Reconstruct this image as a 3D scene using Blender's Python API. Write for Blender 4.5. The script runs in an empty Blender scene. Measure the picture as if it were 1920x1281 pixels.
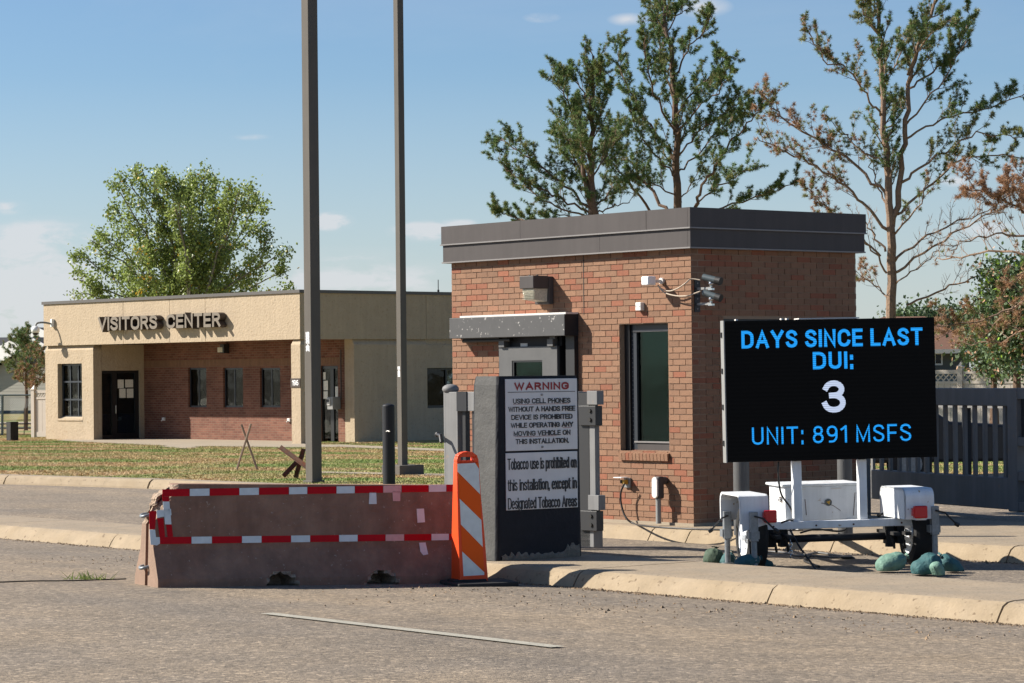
import bpy, math, random
import numpy as np
from mathutils import Vector, Matrix
random.seed(7); RNG = np.random.default_rng(7)
R = math.radians
sc = bpy.context.scene
COL = sc.collection

# ------------------------------------------------------------------ camera
F, CX, HZ, ROLL, CH = 5100.0, 960.0, 702.0, 0.0105, 1.82   # focal length in photo pixels, horizon row, roll, eye height
cam_d = bpy.data.cameras.new('camera'); cam = bpy.data.objects.new('camera', cam_d); COL.objects.link(cam)
cam_d.sensor_width = 36.0; cam_d.lens = F / 1920 * 36.0; cam_d.clip_end = 6000; cam_d.clip_start = 0.5
cam.matrix_world = Matrix.Translation((0, 0, CH)) @ Matrix.Rotation(R(90) + math.atan((HZ - 640.5) / F), 4, 'X') @ Matrix.Rotation(-ROLL, 4, 'Z')
sc.camera = cam

# ------------------------------------------------------------------ sun, sky, exposure
SUN_EL = R(35.5); SUN_AZ = math.atan2(-0.987, 0.159)        # azimuth from +Y towards +X
sun_d = bpy.data.lights.new('sun', 'SUN'); sun_d.energy = 5.0; sun_d.angle = R(0.53); sun_d.color = (1.0, 0.93, 0.82)
sun = bpy.data.objects.new('sun', sun_d); COL.objects.link(sun)
sdir = Vector((math.sin(SUN_AZ) * math.cos(SUN_EL), math.cos(SUN_AZ) * math.cos(SUN_EL), math.sin(SUN_EL)))
sun.rotation_euler = sdir.to_track_quat('Z', 'Y').to_euler(); sun.location = (-40, 10, 60)
sc.view_settings.view_transform = 'Standard'; sc.view_settings.look = 'None'
sc.view_settings.exposure = 1.0; sc.view_settings.gamma = 1.0; sc.view_settings.use_curve_mapping = False
world = bpy.data.worlds.new('World'); sc.world = world; world.use_nodes = True
wn, wl = world.node_tree.nodes, world.node_tree.links; wn.clear()

class N:
    """tiny helper for node trees"""
    def __init__(s, tree): s.t = tree
    def new(s, typ, **kw):
        n = s.t.nodes.new(typ)
        for k, v in kw.items(): setattr(n, k, v)
        return n
    def link(s, a, b): s.t.links.new(a, b)
    def put(s, sock, v):
        if isinstance(v, bpy.types.NodeSocket): s.t.links.new(v, sock)
        else: sock.default_value = v
    def math(s, op, a, b=0.0, c=None, clamp=False):
        n = s.new('ShaderNodeMath', operation=op, use_clamp=clamp)
        s.put(n.inputs[0], a); s.put(n.inputs[1], b)
        if c is not None: s.put(n.inputs[2], c)
        return n.outputs[0]
    def mix(s, f, a, b, typ='MIX'):
        n = s.new('ShaderNodeMix', data_type='RGBA', blend_type=typ)
        s.put(n.inputs[0], f)
        for sock, v in ((n.inputs[6], a), (n.inputs[7], b)):
            s.put(sock, v if isinstance(v, bpy.types.NodeSocket) else (*v, 1.0) if len(v) == 3 else v)
        return n.outputs[2]
    def noise(s, vec, scale, detail=4, rough=0.55, dist=0.0):
        n = s.new('ShaderNodeTexNoise'); n.inputs['Scale'].default_value = scale; n.inputs['Detail'].default_value = detail
        n.inputs['Roughness'].default_value = rough; n.inputs['Distortion'].default_value = dist
        if vec is not None: s.link(vec, n.inputs['Vector'])
        return n.outputs['Fac']
    def ramp(s, f, stops):
        n = s.new('ShaderNodeValToRGB'); e = n.color_ramp.elements
        while len(e) < len(stops): e.new(0.5)
        for el, (p, c) in zip(e, stops):
            el.position = p; el.color = (c, c, c, 1) if not hasattr(c, '__len__') else (*c, 1)
        s.put(n.inputs[0], f); return n.outputs[0]
    def scale(s, vec, v):
        n = s.new('ShaderNodeVectorMath', operation='MULTIPLY'); s.link(vec, n.inputs[0]); n.inputs[1].default_value = v
        return n.outputs[0]

W = N(world.node_tree)
sky = W.new('ShaderNodeTexSky', sky_type='NISHITA'); sky.sun_disc = False
sky.sun_elevation = SUN_EL; sky.sun_rotation = SUN_AZ % (2 * math.pi); sky.altitude = 500; sky.air_density = 1.0; sky.dust_density = 0.6; sky.ozone_density = 2.0
tcw = W.new('ShaderNodeTexCoord')
sepw = W.new('ShaderNodeSeparateXYZ'); W.link(tcw.outputs['Generated'], sepw.inputs[0])
dx, dy, dz = sepw.outputs
ady = W.math('MAXIMUM', dy, 0.05)
ux = W.math('DIVIDE', dx, ady); uz = W.math('DIVIDE', dz, ady)
cmb = W.new('ShaderNodeCombineXYZ'); W.link(ux, cmb.inputs[0]); W.link(uz, cmb.inputs[2])
cn = W.noise(W.scale(cmb.outputs[0], (1.0, 1.0, 2.6)), 42, 6, 0.6, 0.3)
clouds = None
# real cloud puffs: bearing and elevation (tangents), half sizes, strength
for (u, v, a, b, k) in [(622, 412, 50, 22, 1.5), (800, 432, 80, 24, 1.15), (860, 418, 50, 12, .8), (1325, 16, 60, 22, .62), (1185, 38, 42, 14, .42), (1022, 33, 38, 11, .5),
                        (472, 252, 48, 8, .5), (20, 550, 250, 135, 1.25), (60, 440, 190, 50, .8), (640, 525, 300, 55, .7), (1790, 348, 75, 16, .5), (1850, 440, 120, 30, .45),
                        (15, 380, 50, 18, .7), (640, 480, 160, 26, .4), (1240, 470, 300, 60, .3)]:
    ex = W.math('DIVIDE', W.math('SUBTRACT', ux, (u - CX) / F), a / F)
    ez = W.math('DIVIDE', W.math('SUBTRACT', uz, (HZ - v) / F), b / F)
    r2 = W.math('ADD', W.math('MULTIPLY', ex, ex), W.math('MULTIPLY', ez, ez))
    g = W.math('MULTIPLY', W.math('SUBTRACT', 1.0, W.math('SQRT', r2), clamp=True), k * 2.2)
    clouds = g if clouds is None else W.math('MAXIMUM', clouds, g)
soft = W.math('MULTIPLY', clouds, W.ramp(cn, [(0.32, 0.12), (0.62, 1.0)]))
# thin cloud scattered over the rest of the sky
wisp = W.ramp(W.noise(W.scale(tcw.outputs['Generated'], (1, 1, 3.2)), 3.2, 7, 0.62, 0.4), [(0.52, 0.0), (0.8, 0.35)])
front = W.math('GREATER_THAN', dy, 0.05)
haze_band = W.ramp(dz, [(0.0, 0.62), (0.035, 0.42), (0.11, 0.0)])     # pale air towards the horizon, all the way round
cfac = W.math('MAXIMUM', W.math('ADD', W.math('MULTIPLY', soft, front), W.math('MULTIPLY', wisp, 0.5), clamp=True), haze_band)
cfac = W.math('ADD', cfac, W.math('MULTIPLY', W.math('MULTIPLY', soft, front), .25), clamp=True)
skyc = W.mix(1.0, sky.outputs[0], (0.85, 1.0, 1.17), 'MULTIPLY')
col = W.mix(W.math('MULTIPLY', cfac, 0.8), skyc, (7.2, 7.3, 7.6))
bg = W.new('ShaderNodeBackground'); bg.inputs[1].default_value = 0.051; W.link(col, bg.inputs[0])
wo = W.new('ShaderNodeOutputWorld'); W.link(bg.outputs[0], wo.inputs[0])

# ------------------------------------------------------------------ where things stand
AX = R(51)                                                   # the roads and both buildings share this bearing
T = (math.cos(AX), -math.sin(AX)); Q = (math.sin(AX), math.cos(AX))
def sq(s, q, z=0.0): return Vector((s * T[0] + q * Q[0], s * T[1] + q * Q[1], z))
def to_sq(p): return p[0] * T[0] + p[1] * T[1], p[0] * Q[0] + p[1] * Q[1]
def ray(u, v):
    x, y = u - CX, v - HZ
    return (x * math.cos(ROLL) - y * math.sin(ROLL)) / F, (y * math.cos(ROLL) + x * math.sin(ROLL)) / F
def gp(u, v, z=0.0):                                          # point on level ground z
    x, y = ray(u, v); Y = (CH - z) / y
    return Vector((x * Y, Y, z))
def at(u, v, Y):                                              # point at distance Y
    x, y = ray(u, v); return Vector((x * Y, Y, CH - y * Y))
def proj(p):
    x, y = F * p[0] / p[1], F * (CH - p[2]) / p[1]
    return CX + x * math.cos(ROLL) + y * math.sin(ROLL), HZ + y * math.cos(ROLL) - x * math.sin(ROLL)
class Frame:
    """local frame: x along bearing rz, y to the left of it, z up"""
    def __init__(s, o, rz): s.o = Vector(o); s.rz = rz; s.x = Vector((math.cos(rz), math.sin(rz), 0)); s.y = Vector((-math.sin(rz), math.cos(rz), 0))
    def w(s, x, y, z=0): return s.o + s.x * x + s.y * y + Vector((0, 0, z))
    def onY(s, u, v, y=0.0):                                  # point of the wall plane local y = const
        a, b = ray(u, v); d = Vector((a, 1, -b)); c = Vector((0, 0, CH)); p0 = s.o + s.y * y
        t = (p0 - c).dot(s.y) / d.dot(s.y); p = c + d * t - s.o
        return p.dot(s.x), p.z
    def onX(s, u, v, x=0.0):
        a, b = ray(u, v); d = Vector((a, 1, -b)); c = Vector((0, 0, CH)); p0 = s.o + s.x * x
        t = (p0 - c).dot(s.x) / d.dot(s.x); p = c + d * t - s.o
        return p.dot(s.y), p.z

# ------------------------------------------------------------------ materials
MATS = {}
ALB = 0.62                                                   # common scale of the painted and mineral surfaces
PURE = {'trailer_white', 'white_plastic', 'tape_white', 'tape_faded', 'sign_white', 'rim', 'camera_white', 'cover_grey', 'safety_orange', 'tail_red', 'galvanised', 'chrome', 'paper', 'white_trim', 'lamp_lens', 'tape_red', 'stripe_orange', 'blind'}
def mat(name, col, rough=0.7, metal=0.0, var=0.0, vscale=3.0, bump=0.0, bscale=40.0, col2=None, streak=0.0, spec=0.5,
        emit=None, speck=0.0, speck_scale=200.0, speck_col=(0.02, 0.02, 0.02), island=0.0, coords='Object', sheen=0.0, trans=0.0):
    if name not in PURE:
        col = tuple(x * ALB for x in col); speck_col = tuple(x * ALB for x in speck_col); col2 = tuple(x * ALB for x in col2) if col2 else None
    m = bpy.data.materials.new(name); m.use_nodes = True; t = N(m.node_tree); m.node_tree.nodes.clear()
    out = t.new('ShaderNodeOutputMaterial'); b = t.new('ShaderNodeBsdfPrincipled'); t.link(b.outputs[0], out.inputs[0])
    b.inputs['Roughness'].default_value = rough; b.inputs['Metallic'].default_value = metal
    b.inputs['Specular IOR Level'].default_value = spec
    tc = t.new('ShaderNodeTexCoord'); vec = tc.outputs['Object' if coords == 'World' else coords]
    if coords == 'World': vec = t.new('ShaderNodeNewGeometry').outputs['Position']
    c = (*col, 1)
    if col2 is not None: c = t.mix(t.ramp(t.noise(vec, vscale, 6, 0.62), [(0.38, 0.0), (0.64, 1.0)]), col, col2)
    if var:
        f = t.ramp(t.noise(vec, vscale * 1.7, 5, 0.65), [(0.25, 1 - var), (0.75, 1 + var)])
        c = t.mix(1.0, c if not isinstance(c, tuple) else col, f, 'MULTIPLY')
    if streak:
        f = t.ramp(t.noise(t.scale(vec, (1, 1, 0.07)), 9, 4, 0.6), [(0.35, 1 - streak), (0.65, 1.0)])
        c = t.mix(1.0, c if not isinstance(c, tuple) else col, f, 'MULTIPLY')
    if speck:
        f = t.ramp(t.noise(vec, speck_scale, 2, 0.6), [(0.62 - 0.1 * speck, 0.0), (0.72, 1.0)])
        c = t.mix(f, c if not isinstance(c, tuple) else col, speck_col)
    if island:
        gi = t.new('ShaderNodeNewGeometry').outputs['Random Per Island']
        c = t.mix(1.0, c if not isinstance(c, tuple) else col, t.ramp(gi, [(0.0, 1 - island), (1.0, 1 + island)]), 'MULTIPLY')
    t.put(b.inputs['Base Color'], c)
    if bump:
        n = t.noise(vec, bscale, 5, 0.6); bn = t.new('ShaderNodeBump'); bn.inputs['Strength'].default_value = 1.0
        bn.inputs['Distance'].default_value = bump; t.link(n, bn.inputs['Height']); t.link(bn.outputs[0], b.inputs['Normal'])
    if emit: b.inputs['Emission Color'].default_value = (*emit[0], 1); b.inputs['Emission Strength'].default_value = emit[1]
    if trans:
        tb = t.new('ShaderNodeBsdfTranslucent'); t.put(tb.inputs[0], c); ms = t.new('ShaderNodeMixShader'); ms.inputs[0].default_value = trans
        t.link(b.outputs[0], ms.inputs[1]); t.link(tb.outputs[0], ms.inputs[2]); t.link(ms.outputs[0], out.inputs[0])
    MATS[name] = m; return m
def glass(name, tint, refl=1.0, see=0.8, rough=0.03):
    m = bpy.data.materials.new(name); m.use_nodes = True; t = N(m.node_tree); m.node_tree.nodes.clear()
    out = t.new('ShaderNodeOutputMaterial'); tr = t.new('ShaderNodeBsdfTransparent'); tr.inputs[0].default_value = (*[x * see for x in tint], 1)
    gl = t.new('ShaderNodeBsdfGlossy'); gl.inputs['Roughness'].default_value = rough; gl.inputs[0].default_value = (*[.35 + .5 * x for x in tint], 1)
    vec = t.new('ShaderNodeTexCoord').outputs['Object']
    bn = t.new('ShaderNodeBump'); bn.inputs['Distance'].default_value = 0.01; bn.inputs['Strength'].default_value = 0.5
    t.link(t.noise(vec, 1.2, 2), bn.inputs['Height']); t.link(bn.outputs[0], gl.inputs['Normal'])
    fr = t.new('ShaderNodeFresnel'); fr.inputs[0].default_value = 1.5
    ms = t.new('ShaderNodeMixShader'); t.link(t.math('MULTIPLY', fr.outputs[0], refl, clamp=True), ms.inputs[0])
    t.link(tr.outputs[0], ms.inputs[1]); t.link(gl.outputs[0], ms.inputs[2]); t.link(ms.outputs[0], out.inputs[0])
    MATS[name] = m; return m

# ------------------------------------------------------------------ mesh building
class MB:
    def __init__(s): s.v = []; s.f = []; s.mi = []
    def add(s, vs, fs, mi=0):
        b = len(s.v); s.v += [tuple(v) for v in vs]; s.f += [tuple(i + b for i in f) for f in fs]; s.mi += [mi] * len(fs); return s
    def box(s, x0, x1, y0, y1, z0, z1, mi=0):
        return s.add([(x, y, z) for z in (z0, z1) for y in (y0, y1) for x in (x0, x1)],
                     [(0, 2, 3, 1), (4, 5, 7, 6), (0, 1, 5, 4), (2, 6, 7, 3), (0, 4, 6, 2), (1, 3, 7, 5)], mi)
    def cyl(s, p0, p1, r0, r1=None, n=16, mi=0, caps=True):
        r1 = r0 if r1 is None else r1; p0, p1 = Vector(p0), Vector(p1); d = (p1 - p0).normalized()
        a = d.orthogonal().normalized(); b = d.cross(a); vs = []
        for p, r in ((p0, r0), (p1, r1)):
            for i in range(n):
                t = 2 * math.pi * i / n; vs.append(p + (a * math.cos(t) + b * math.sin(t)) * r)
        fs = [(i, (i + 1) % n, n + (i + 1) % n, n + i) for i in range(n)]
        if caps: fs += [tuple(reversed(range(n))), tuple(range(n, 2 * n))]
        return s.add(vs, fs, mi)
    def tube(s, pts, r, n=8, mi=0):
        pts = [Vector(p) for p in pts]; rs = r if hasattr(r, '__len__') else [r] * len(pts); vs = []
        a = None
        for i, p in enumerate(pts):
            d = (pts[min(i + 1, len(pts) - 1)] - pts[max(i - 1, 0)]).normalized()
            a = d.orthogonal().normalized() if a is None else (a - d * a.dot(d)).normalized()
            b = d.cross(a)
            for k in range(n):
                t = 2 * math.pi * k / n; vs.append(p + (a * math.cos(t) + b * math.sin(t)) * rs[i])
        fs = [(i * n + k, i * n + (k + 1) % n, (i + 1) * n + (k + 1) % n, (i + 1) * n + k) for i in range(len(pts) - 1) for k in range(n)]
        fs += [tuple(reversed(range(n))), tuple(range((len(pts) - 1) * n, len(pts) * n))]
        return s.add(vs, fs, mi)
    def prism(s, poly, axis, d0, d1, mi=0):
        """poly: 2D outline; axis 'x','y','z': extrusion axis from d0 to d1"""
        f3 = {'x': lambda a, b, d: (d, a, b), 'y': lambda a, b, d: (a, d, b), 'z': lambda a, b, d: (a, b, d)}[axis]
        n = len(poly); vs = [f3(a, b, d0) for a, b in poly] + [f3(a, b, d1) for a, b in poly]
        fs = [(i, (i + 1) % n, n + (i + 1) % n, n + i) for i in range(n)] + [tuple(reversed(range(n))), tuple(range(n, 2 * n))]
        return s.add(vs, fs, mi)
    def ball(s, c, r, n=12, m=8, sc_=(1, 1, 1), mi=0):
        vs = []
        for j in range(m + 1):
            th = math.pi * j / m
            for i in range(n):
                t = 2 * math.pi * i / n
                vs.append((c[0] + r * sc_[0] * math.sin(th) * math.cos(t), c[1] + r * sc_[1] * math.sin(th) * math.sin(t), c[2] + r * sc_[2] * math.cos(th)))
        return s.add(vs, [(j * n + i, (j + 1) * n + i, (j + 1) * n + (i + 1) % n, j * n + (i + 1) % n) for j in range(m) for i in range(n)], mi)
    def mesh(s, name):
        me = bpy.data.meshes.new(name); me.from_pydata(s.v, [], s.f)
        if any(s.mi): me.polygons.foreach_set('material_index', s.mi)
        return me
    def build(s, name, mats, parent=None, bevel=0.0, smooth=False, seg=2, fix=True, tags=None, loc=None):
        me = s.mesh(name); return link(name, me, mats, parent, bevel, smooth, seg, fix, tags, loc)
def fix_normals(me):
    import bmesh
    bm = bmesh.new(); bm.from_mesh(me); bmesh.ops.recalc_face_normals(bm, faces=bm.faces); bm.to_mesh(me); bm.free()
def link(name, me, mats, parent=None, bevel=0.0, smooth=False, seg=2, fix=True, tags=None, loc=None):
    if fix and len(me.polygons) < 60000: fix_normals(me)
    for m in (mats if isinstance(mats, (list, tuple)) else [mats]):
        me.materials.append(MATS[m] if isinstance(m, str) else m)
    o = bpy.data.objects.new(name, me); COL.objects.link(o); o.parent = parent
    if loc is not None: o.location = loc
    if smooth:
        me.polygons.foreach_set('use_smooth', [True] * len(me.polygons))
    if bevel:
        md = o.modifiers.new('bevel', 'BEVEL'); md.width = bevel; md.segments = seg; md.limit_method = 'ANGLE'; md.angle_limit = R(35)
    if tags: tag(o, **tags)
    return o
def tag(o, label=None, cat=None, group=None, kind=None):
    for k, v in (('label', label), ('category', cat), ('group', group), ('kind', kind)):
        if v: o[k] = v
    return o
def thing(name, label, cat, loc=(0, 0, 0), rz=0.0, group=None, frame=None):
    o = bpy.data.objects.new(name, None); COL.objects.link(o); o.empty_display_size = 0.2
    if frame is not None: loc, rz = frame.o, frame.rz
    o.location = loc; o.rotation_euler = (0, 0, rz); return tag(o, label, cat, group)
def box(name, m, parent, x0, x1, y0, y1, z0, z1, bevel=0.0, tags=None): return MB().box(x0, x1, y0, y1, z0, z1).build(name, m, parent, bevel, tags=tags)
# ---- a plain grotesque drawn with strokes: every letter is a set of centre lines, thickened to a flat or deep shape
def ell(cx, cy, rx, ry, a0, a1, n=10): return [(cx + rx * math.cos(R(a0 + (a1 - a0) * i / n)), cy + ry * math.sin(R(a0 + (a1 - a0) * i / n))) for i in range(n + 1)]
def glyphs():
    g = {}; h = .5
    g['A'] = .62, [[(0, 0), (.31, 1), (.62, 0)], [(.11, .33), (.51, .33)]]
    g['B'] = .52, [[(0, 0), (0, 1), (.27, 1)] + ell(.28, .76, .20, .24, 90, -90)[1:] + [(0, .52)], [(.27, .52)] + ell(.28, .26, .24, .26, 90, -90)[1:] + [(0, 0)]]
    g['C'] = .58, [ell(.30, .68, .29, .32, 12, 90, 7) + ell(.30, .68, .30, .32, 90, 180, 7)[1:] + ell(.30, .32, .30, .32, 180, 270, 7) + ell(.30, .32, .29, .32, 270, 348, 7)[1:]]
    g['D'] = .56, [[(0, 0), (0, 1), (.24, 1)] + ell(.24, .68, .32, .32, 90, 0, 7)[1:] + ell(.24, .32, .32, .32, 0, -90, 7) + [(0, 0)]]
    g['E'] = .46, [[(.46, 1), (0, 1), (0, 0), (.46, 0)], [(0, .52), (.42, .52)]]
    g['F'] = .44, [[(.44, 1), (0, 1), (0, 0)], [(0, .5), (.40, .5)]]
    g['G'] = .60, [ell(.30, .68, .29, .32, 15, 90, 7) + ell(.30, .68, .30, .32, 90, 180, 7)[1:] + ell(.30, .32, .30, .32, 180, 270, 7) + ell(.30, .32, .30, .32, 270, 340, 6)[1:] + [(.60, .46), (.34, .46)]]
    g['H'] = .54, [[(0, 0), (0, 1)], [(.54, 0), (.54, 1)], [(0, .52), (.54, .52)]]
    g['I'] = .0, [[(0, 0), (0, 1)]]
    g['L'] = .43, [[(0, 1), (0, 0), (.43, 0)]]
    g['M'] = .68, [[(0, 0), (0, 1), (.34, .06), (.68, 1), (.68, 0)]]
    g['N'] = .54, [[(0, 0), (0, 1), (.54, 0), (.54, 1)]]
    g['O'] = .60, [ell(.30, .66, .30, .34, 0, 180, 14) + ell(.30, .34, .30, .34, 180, 360, 14) + [(.60, .66)]]
    g['P'] = .50, [[(0, 0), (0, 1), (.27, 1)] + ell(.27, .74, .23, .26, 90, -90)[1:] + [(0, .48)]]
    g['R'] = .52, [[(0, 0), (0, 1), (.27, 1)] + ell(.27, .75, .23, .25, 90, -90)[1:] + [(0, .50)], [(.28, .50), (.52, 0)]]
    g['S'] = .52, [ell(.26, .76, .25, .24, 15, 90, 6) + ell(.26, .76, .25, .24, 90, 200, 7)[1:] + [(.16, .58), (.38, .46)] + ell(.26, .25, .26, .25, 40, -90, 8) + ell(.26, .25, .26, .25, -90, -168, 6)[1:]]
    g['T'] = .54, [[(0, 1), (.54, 1)], [(.27, 1), (.27, 0)]]
    g['U'] = .54, [[(0, 1), (0, .28)] + ell(.27, .27, .27, .27, 180, 360, 12) + [(.54, 1)]]
    g['V'] = .60, [[(0, 1), (.30, 0), (.60, 1)]]
    g['W'] = .86, [[(0, 1), (.22, 0), (.43, .96), (.64, 0), (.86, 1)]]
    g['Y'] = .60, [[(0, 1), (.30, .44), (.60, 1)], [(.30, .46), (.30, 0)]]
    g['0'] = .48, [ell(.24, .68, .24, .32, 0, 180, 12) + ell(.24, .32, .24, .32, 180, 360, 12) + [(.48, .68)]]
    g['1'] = .24, [[(0, .80), (.22, .98)], [(.24, 1), (.24, 0)]]
    g['2'] = .46, [ell(.23, .76, .22, .24, 170, 0, 9) + [(.42, .62), (0, 0), (.48, 0)]]
    g['3'] = .50, [ell(.24, .77, .22, .23, 165, -70, 12) + [(.18, .54)], [(.22, .54)] + ell(.24, .27, .25, .27, 82, -168, 14)]
    g['5'] = .46, [[(.44, 1), (.07, 1), (.03, .52)] + ell(.23, .32, .24, .32, 125, -165, 12)]
    g['6'] = .50, [[(.40, .97)] + ell(.30, .62, .29, .36, 90, 180, 6) + ell(.25, .30, .25, .30, 180, 540, 18)]
    g['8'] = .50, [ell(.25, .76, .21, .24, -90, 270, 18), ell(.25, .27, .25, .27, 90, 450, 18)]
    g['9'] = .50, [[(.12, .02)] + ell(.22, .38, .28, .36, -90, 0, 6) + ell(.25, .70, .25, .30, 0, 360, 18)]
    x = .73
    g['a'] = .42, [ell(.2, .52, .2, .21, 165, 0, 8) + [(.40, 0)], [(.40, .42), (.2, .40)] + ell(.17, .2, .17, .20, 90, 270, 8) + [(.26, .02), (.40, .14)]]
    g['b'] = .44, [[(0, 0), (0, 1)], ell(.22, .365, .22, .365, 180, -180, 16)]
    g['c'] = .40, [ell(.21, .365, .21, .365, 40, 320, 14)]
    g['d'] = .44, [[(.44, 0), (.44, 1)], ell(.22, .365, .22, .365, 0, 360, 16)]
    g['e'] = .44, [[(.0, .38), (.44, .38)] + ell(.22, .365, .22, .365, 5, 318, 15)]
    g['g'] = .44, [[(.44, x), (.44, .0)] + ell(.22, -.02, .22, .22, 0, -160, 8), ell(.22, .365, .22, .35, 0, 360, 16)]
    g['h'] = .42, [[(0, 0), (0, 1)], [(0, .5)] + ell(.21, .50, .21, .23, 180, 0, 9) + [(.42, 0)]]
    g['i'] = .0, [[(0, 0), (0, x)], [(0, .9), (0, 1)]]
    g['l'] = .0, [[(0, 0), (0, 1)]]
    g['n'] = .42, [[(0, 0), (0, x)], [(0, .5)] + ell(.21, .50, .21, .23, 180, 0, 9) + [(.42, 0)]]
    g['o'] = .46, [ell(.23, .365, .23, .365, 0, 360, 18)]
    g['p'] = .44, [[(0, -.26), (0, x)], ell(.22, .365, .22, .365, 180, -180, 16)]
    g['r'] = .24, [[(0, 0), (0, x)], [(0, .45)] + ell(.22, .45, .22, .27, 180, 80, 6)]
    g['s'] = .38, [ell(.19, .55, .18, .18, 20, 200, 8) + [(.30, .33)] + ell(.19, .18, .19, .18, 30, -165, 8)]
    g['t'] = .24, [[(.10, .95), (.10, .12), (.16, .0), (.26, .0)], [(0, x), (.24, x)]]
    g['u'] = .42, [[(0, x), (0, .23)] + ell(.21, .22, .21, .22, 180, 360, 9) + [(.42, x)], [(.42, .3), (.42, 0)]]
    g['x'] = .42, [[(0, 0), (.42, x)], [(0, x), (.42, 0)]]
    g['.'] = .0, [[(0, -.04), (0, .08)]]; g[','] = .04, [[(.04, .08), (0, -.14)]]; g[':'] = .0, [[(0, -.04), (0, .09)], [(0, .62), (0, .75)]]; g['-'] = .26, [[(0, .42), (.26, .42)]]
    return g
GLYPHS = glyphs()
def stroke_letters(s, w, h, t, depth, x0=0.0, z0=0.0, y0=0.0, gap=None, to3=None, lean=0.0, single=False):
    """mesh builder(s) of text s fitted into width w, cap height h, stroke t; front at y0-depth"""
    gap = .22 if gap is None else gap; adv = []; x = 0.0
    for c in s:
        if c == ' ': x += .36; adv.append(None); continue
        adv.append(x); x += GLYPHS[c][0] + gap
    tot = x - gap; kx = (w - t) / tot; kz = h - t; out = []; b = MB(); lay = 0
    for c, a in zip(s, adv):
        if a is None: continue
        if single: b = MB(); lay = 0
        for pl in GLYPHS[c][1]:
            P = [((a + px) * kx + t / 2 + x0, pz * kz + t / 2 + z0) for px, pz in pl]; Pn = [P[0]]
            for p in P[1:]:
                if math.hypot(p[0] - Pn[-1][0], p[1] - Pn[-1][1]) > 1e-5: Pn.append(p)
            P = Pn; n = len(P)
            if n < 2: continue
            closed = math.hypot(P[0][0] - P[-1][0], P[0][1] - P[-1][1]) < 1e-4
            def un(i, j): dx, dz = P[j][0] - P[i][0], P[j][1] - P[i][1]; l = math.hypot(dx, dz); return dx / l, dz / l
            L_, R_ = [], []
            ext = t / 2
            for i in range(n):
                if closed and i in (0, n - 1): d0, d1 = un(n - 2, n - 1), un(0, 1)
                else: d0 = un(i - 1, i) if i > 0 else un(0, 1); d1 = un(i, i + 1) if i < n - 1 else un(n - 2, n - 1)
                n0, n1 = (-d0[1], d0[0]), (-d1[1], d1[0]); m = (n0[0] + n1[0], n0[1] + n1[1]); l = math.hypot(*m) or 1; m = (m[0] / l, m[1] / l)
                k = min(1.9, 1 / max(.2, m[0] * n0[0] + m[1] * n0[1])); px, pz = P[i]
                if not closed and i == 0: px, pz = px - d1[0] * ext * .98, pz - d1[1] * ext * .98
                if not closed and i == n - 1: px, pz = px + d0[0] * ext * .98, pz + d0[1] * ext * .98
                L_.append((px + m[0] * k * t / 2, pz + m[1] * k * t / 2)); R_.append((px - m[0] * k * t / 2, pz - m[1] * k * t / 2))
            yf = y0 - depth - lay * min(.0004, max(depth, .001) * .2); lay += 1; yb_ = y0
            base = len(b.v); f3 = to3 or (lambda X, Y, Z: (X, Y, Z))
            for (lx, lz), (rx, rz_) in zip(L_, R_): b.v += [f3(lx, yf, lz), f3(rx, yf, rz_), f3(lx, yb_, lz), f3(rx, yb_, rz_)]
            for i in range(n - 1):
                q = base + 4 * i; r = q + 4
                b.f += [(q, r, r + 1, q + 1), (q, q + 2, r + 2, r), (q + 1, r + 1, r + 3, q + 3)]; b.mi += [0, 1, 1]
            q = base; r = base + 4 * (n - 1); b.f += [(q, q + 1, q + 3, q + 2), (r, r + 2, r + 3, r + 1)]; b.mi += [1, 1]
        if single: out.append((c, b))
    return out if single else b
def lettering(s, size, m, parent, x, y, z, w=None, h=None, t=.02, depth=.001, gap=None, name='lettering', **kw):
    b = stroke_letters(s, w, h, t, depth, x - w / 2, z, y, gap); b.mi = [0] * len(b.mi); return b.build(name, m, parent, fix=False, tags=dict(kind='stuff') if len(s) > 40 else None)

def smooth_pts(pts, n=6):
    pts = [Vector(p) for p in pts]; out = []
    for i in range(len(pts) - 1):
        p0, p1, p2, p3 = pts[max(0, i - 1)], pts[i], pts[i + 1], pts[min(len(pts) - 1, i + 2)]
        for k in range(n):
            t = k / n; out.append(0.5 * ((2 * p1) + (p2 - p0) * t + (2 * p0 - 5 * p1 + 4 * p2 - p3) * t * t + (3 * p1 - p0 - 3 * p2 + p3) * t ** 3))
    return out + [pts[-1]]

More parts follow.
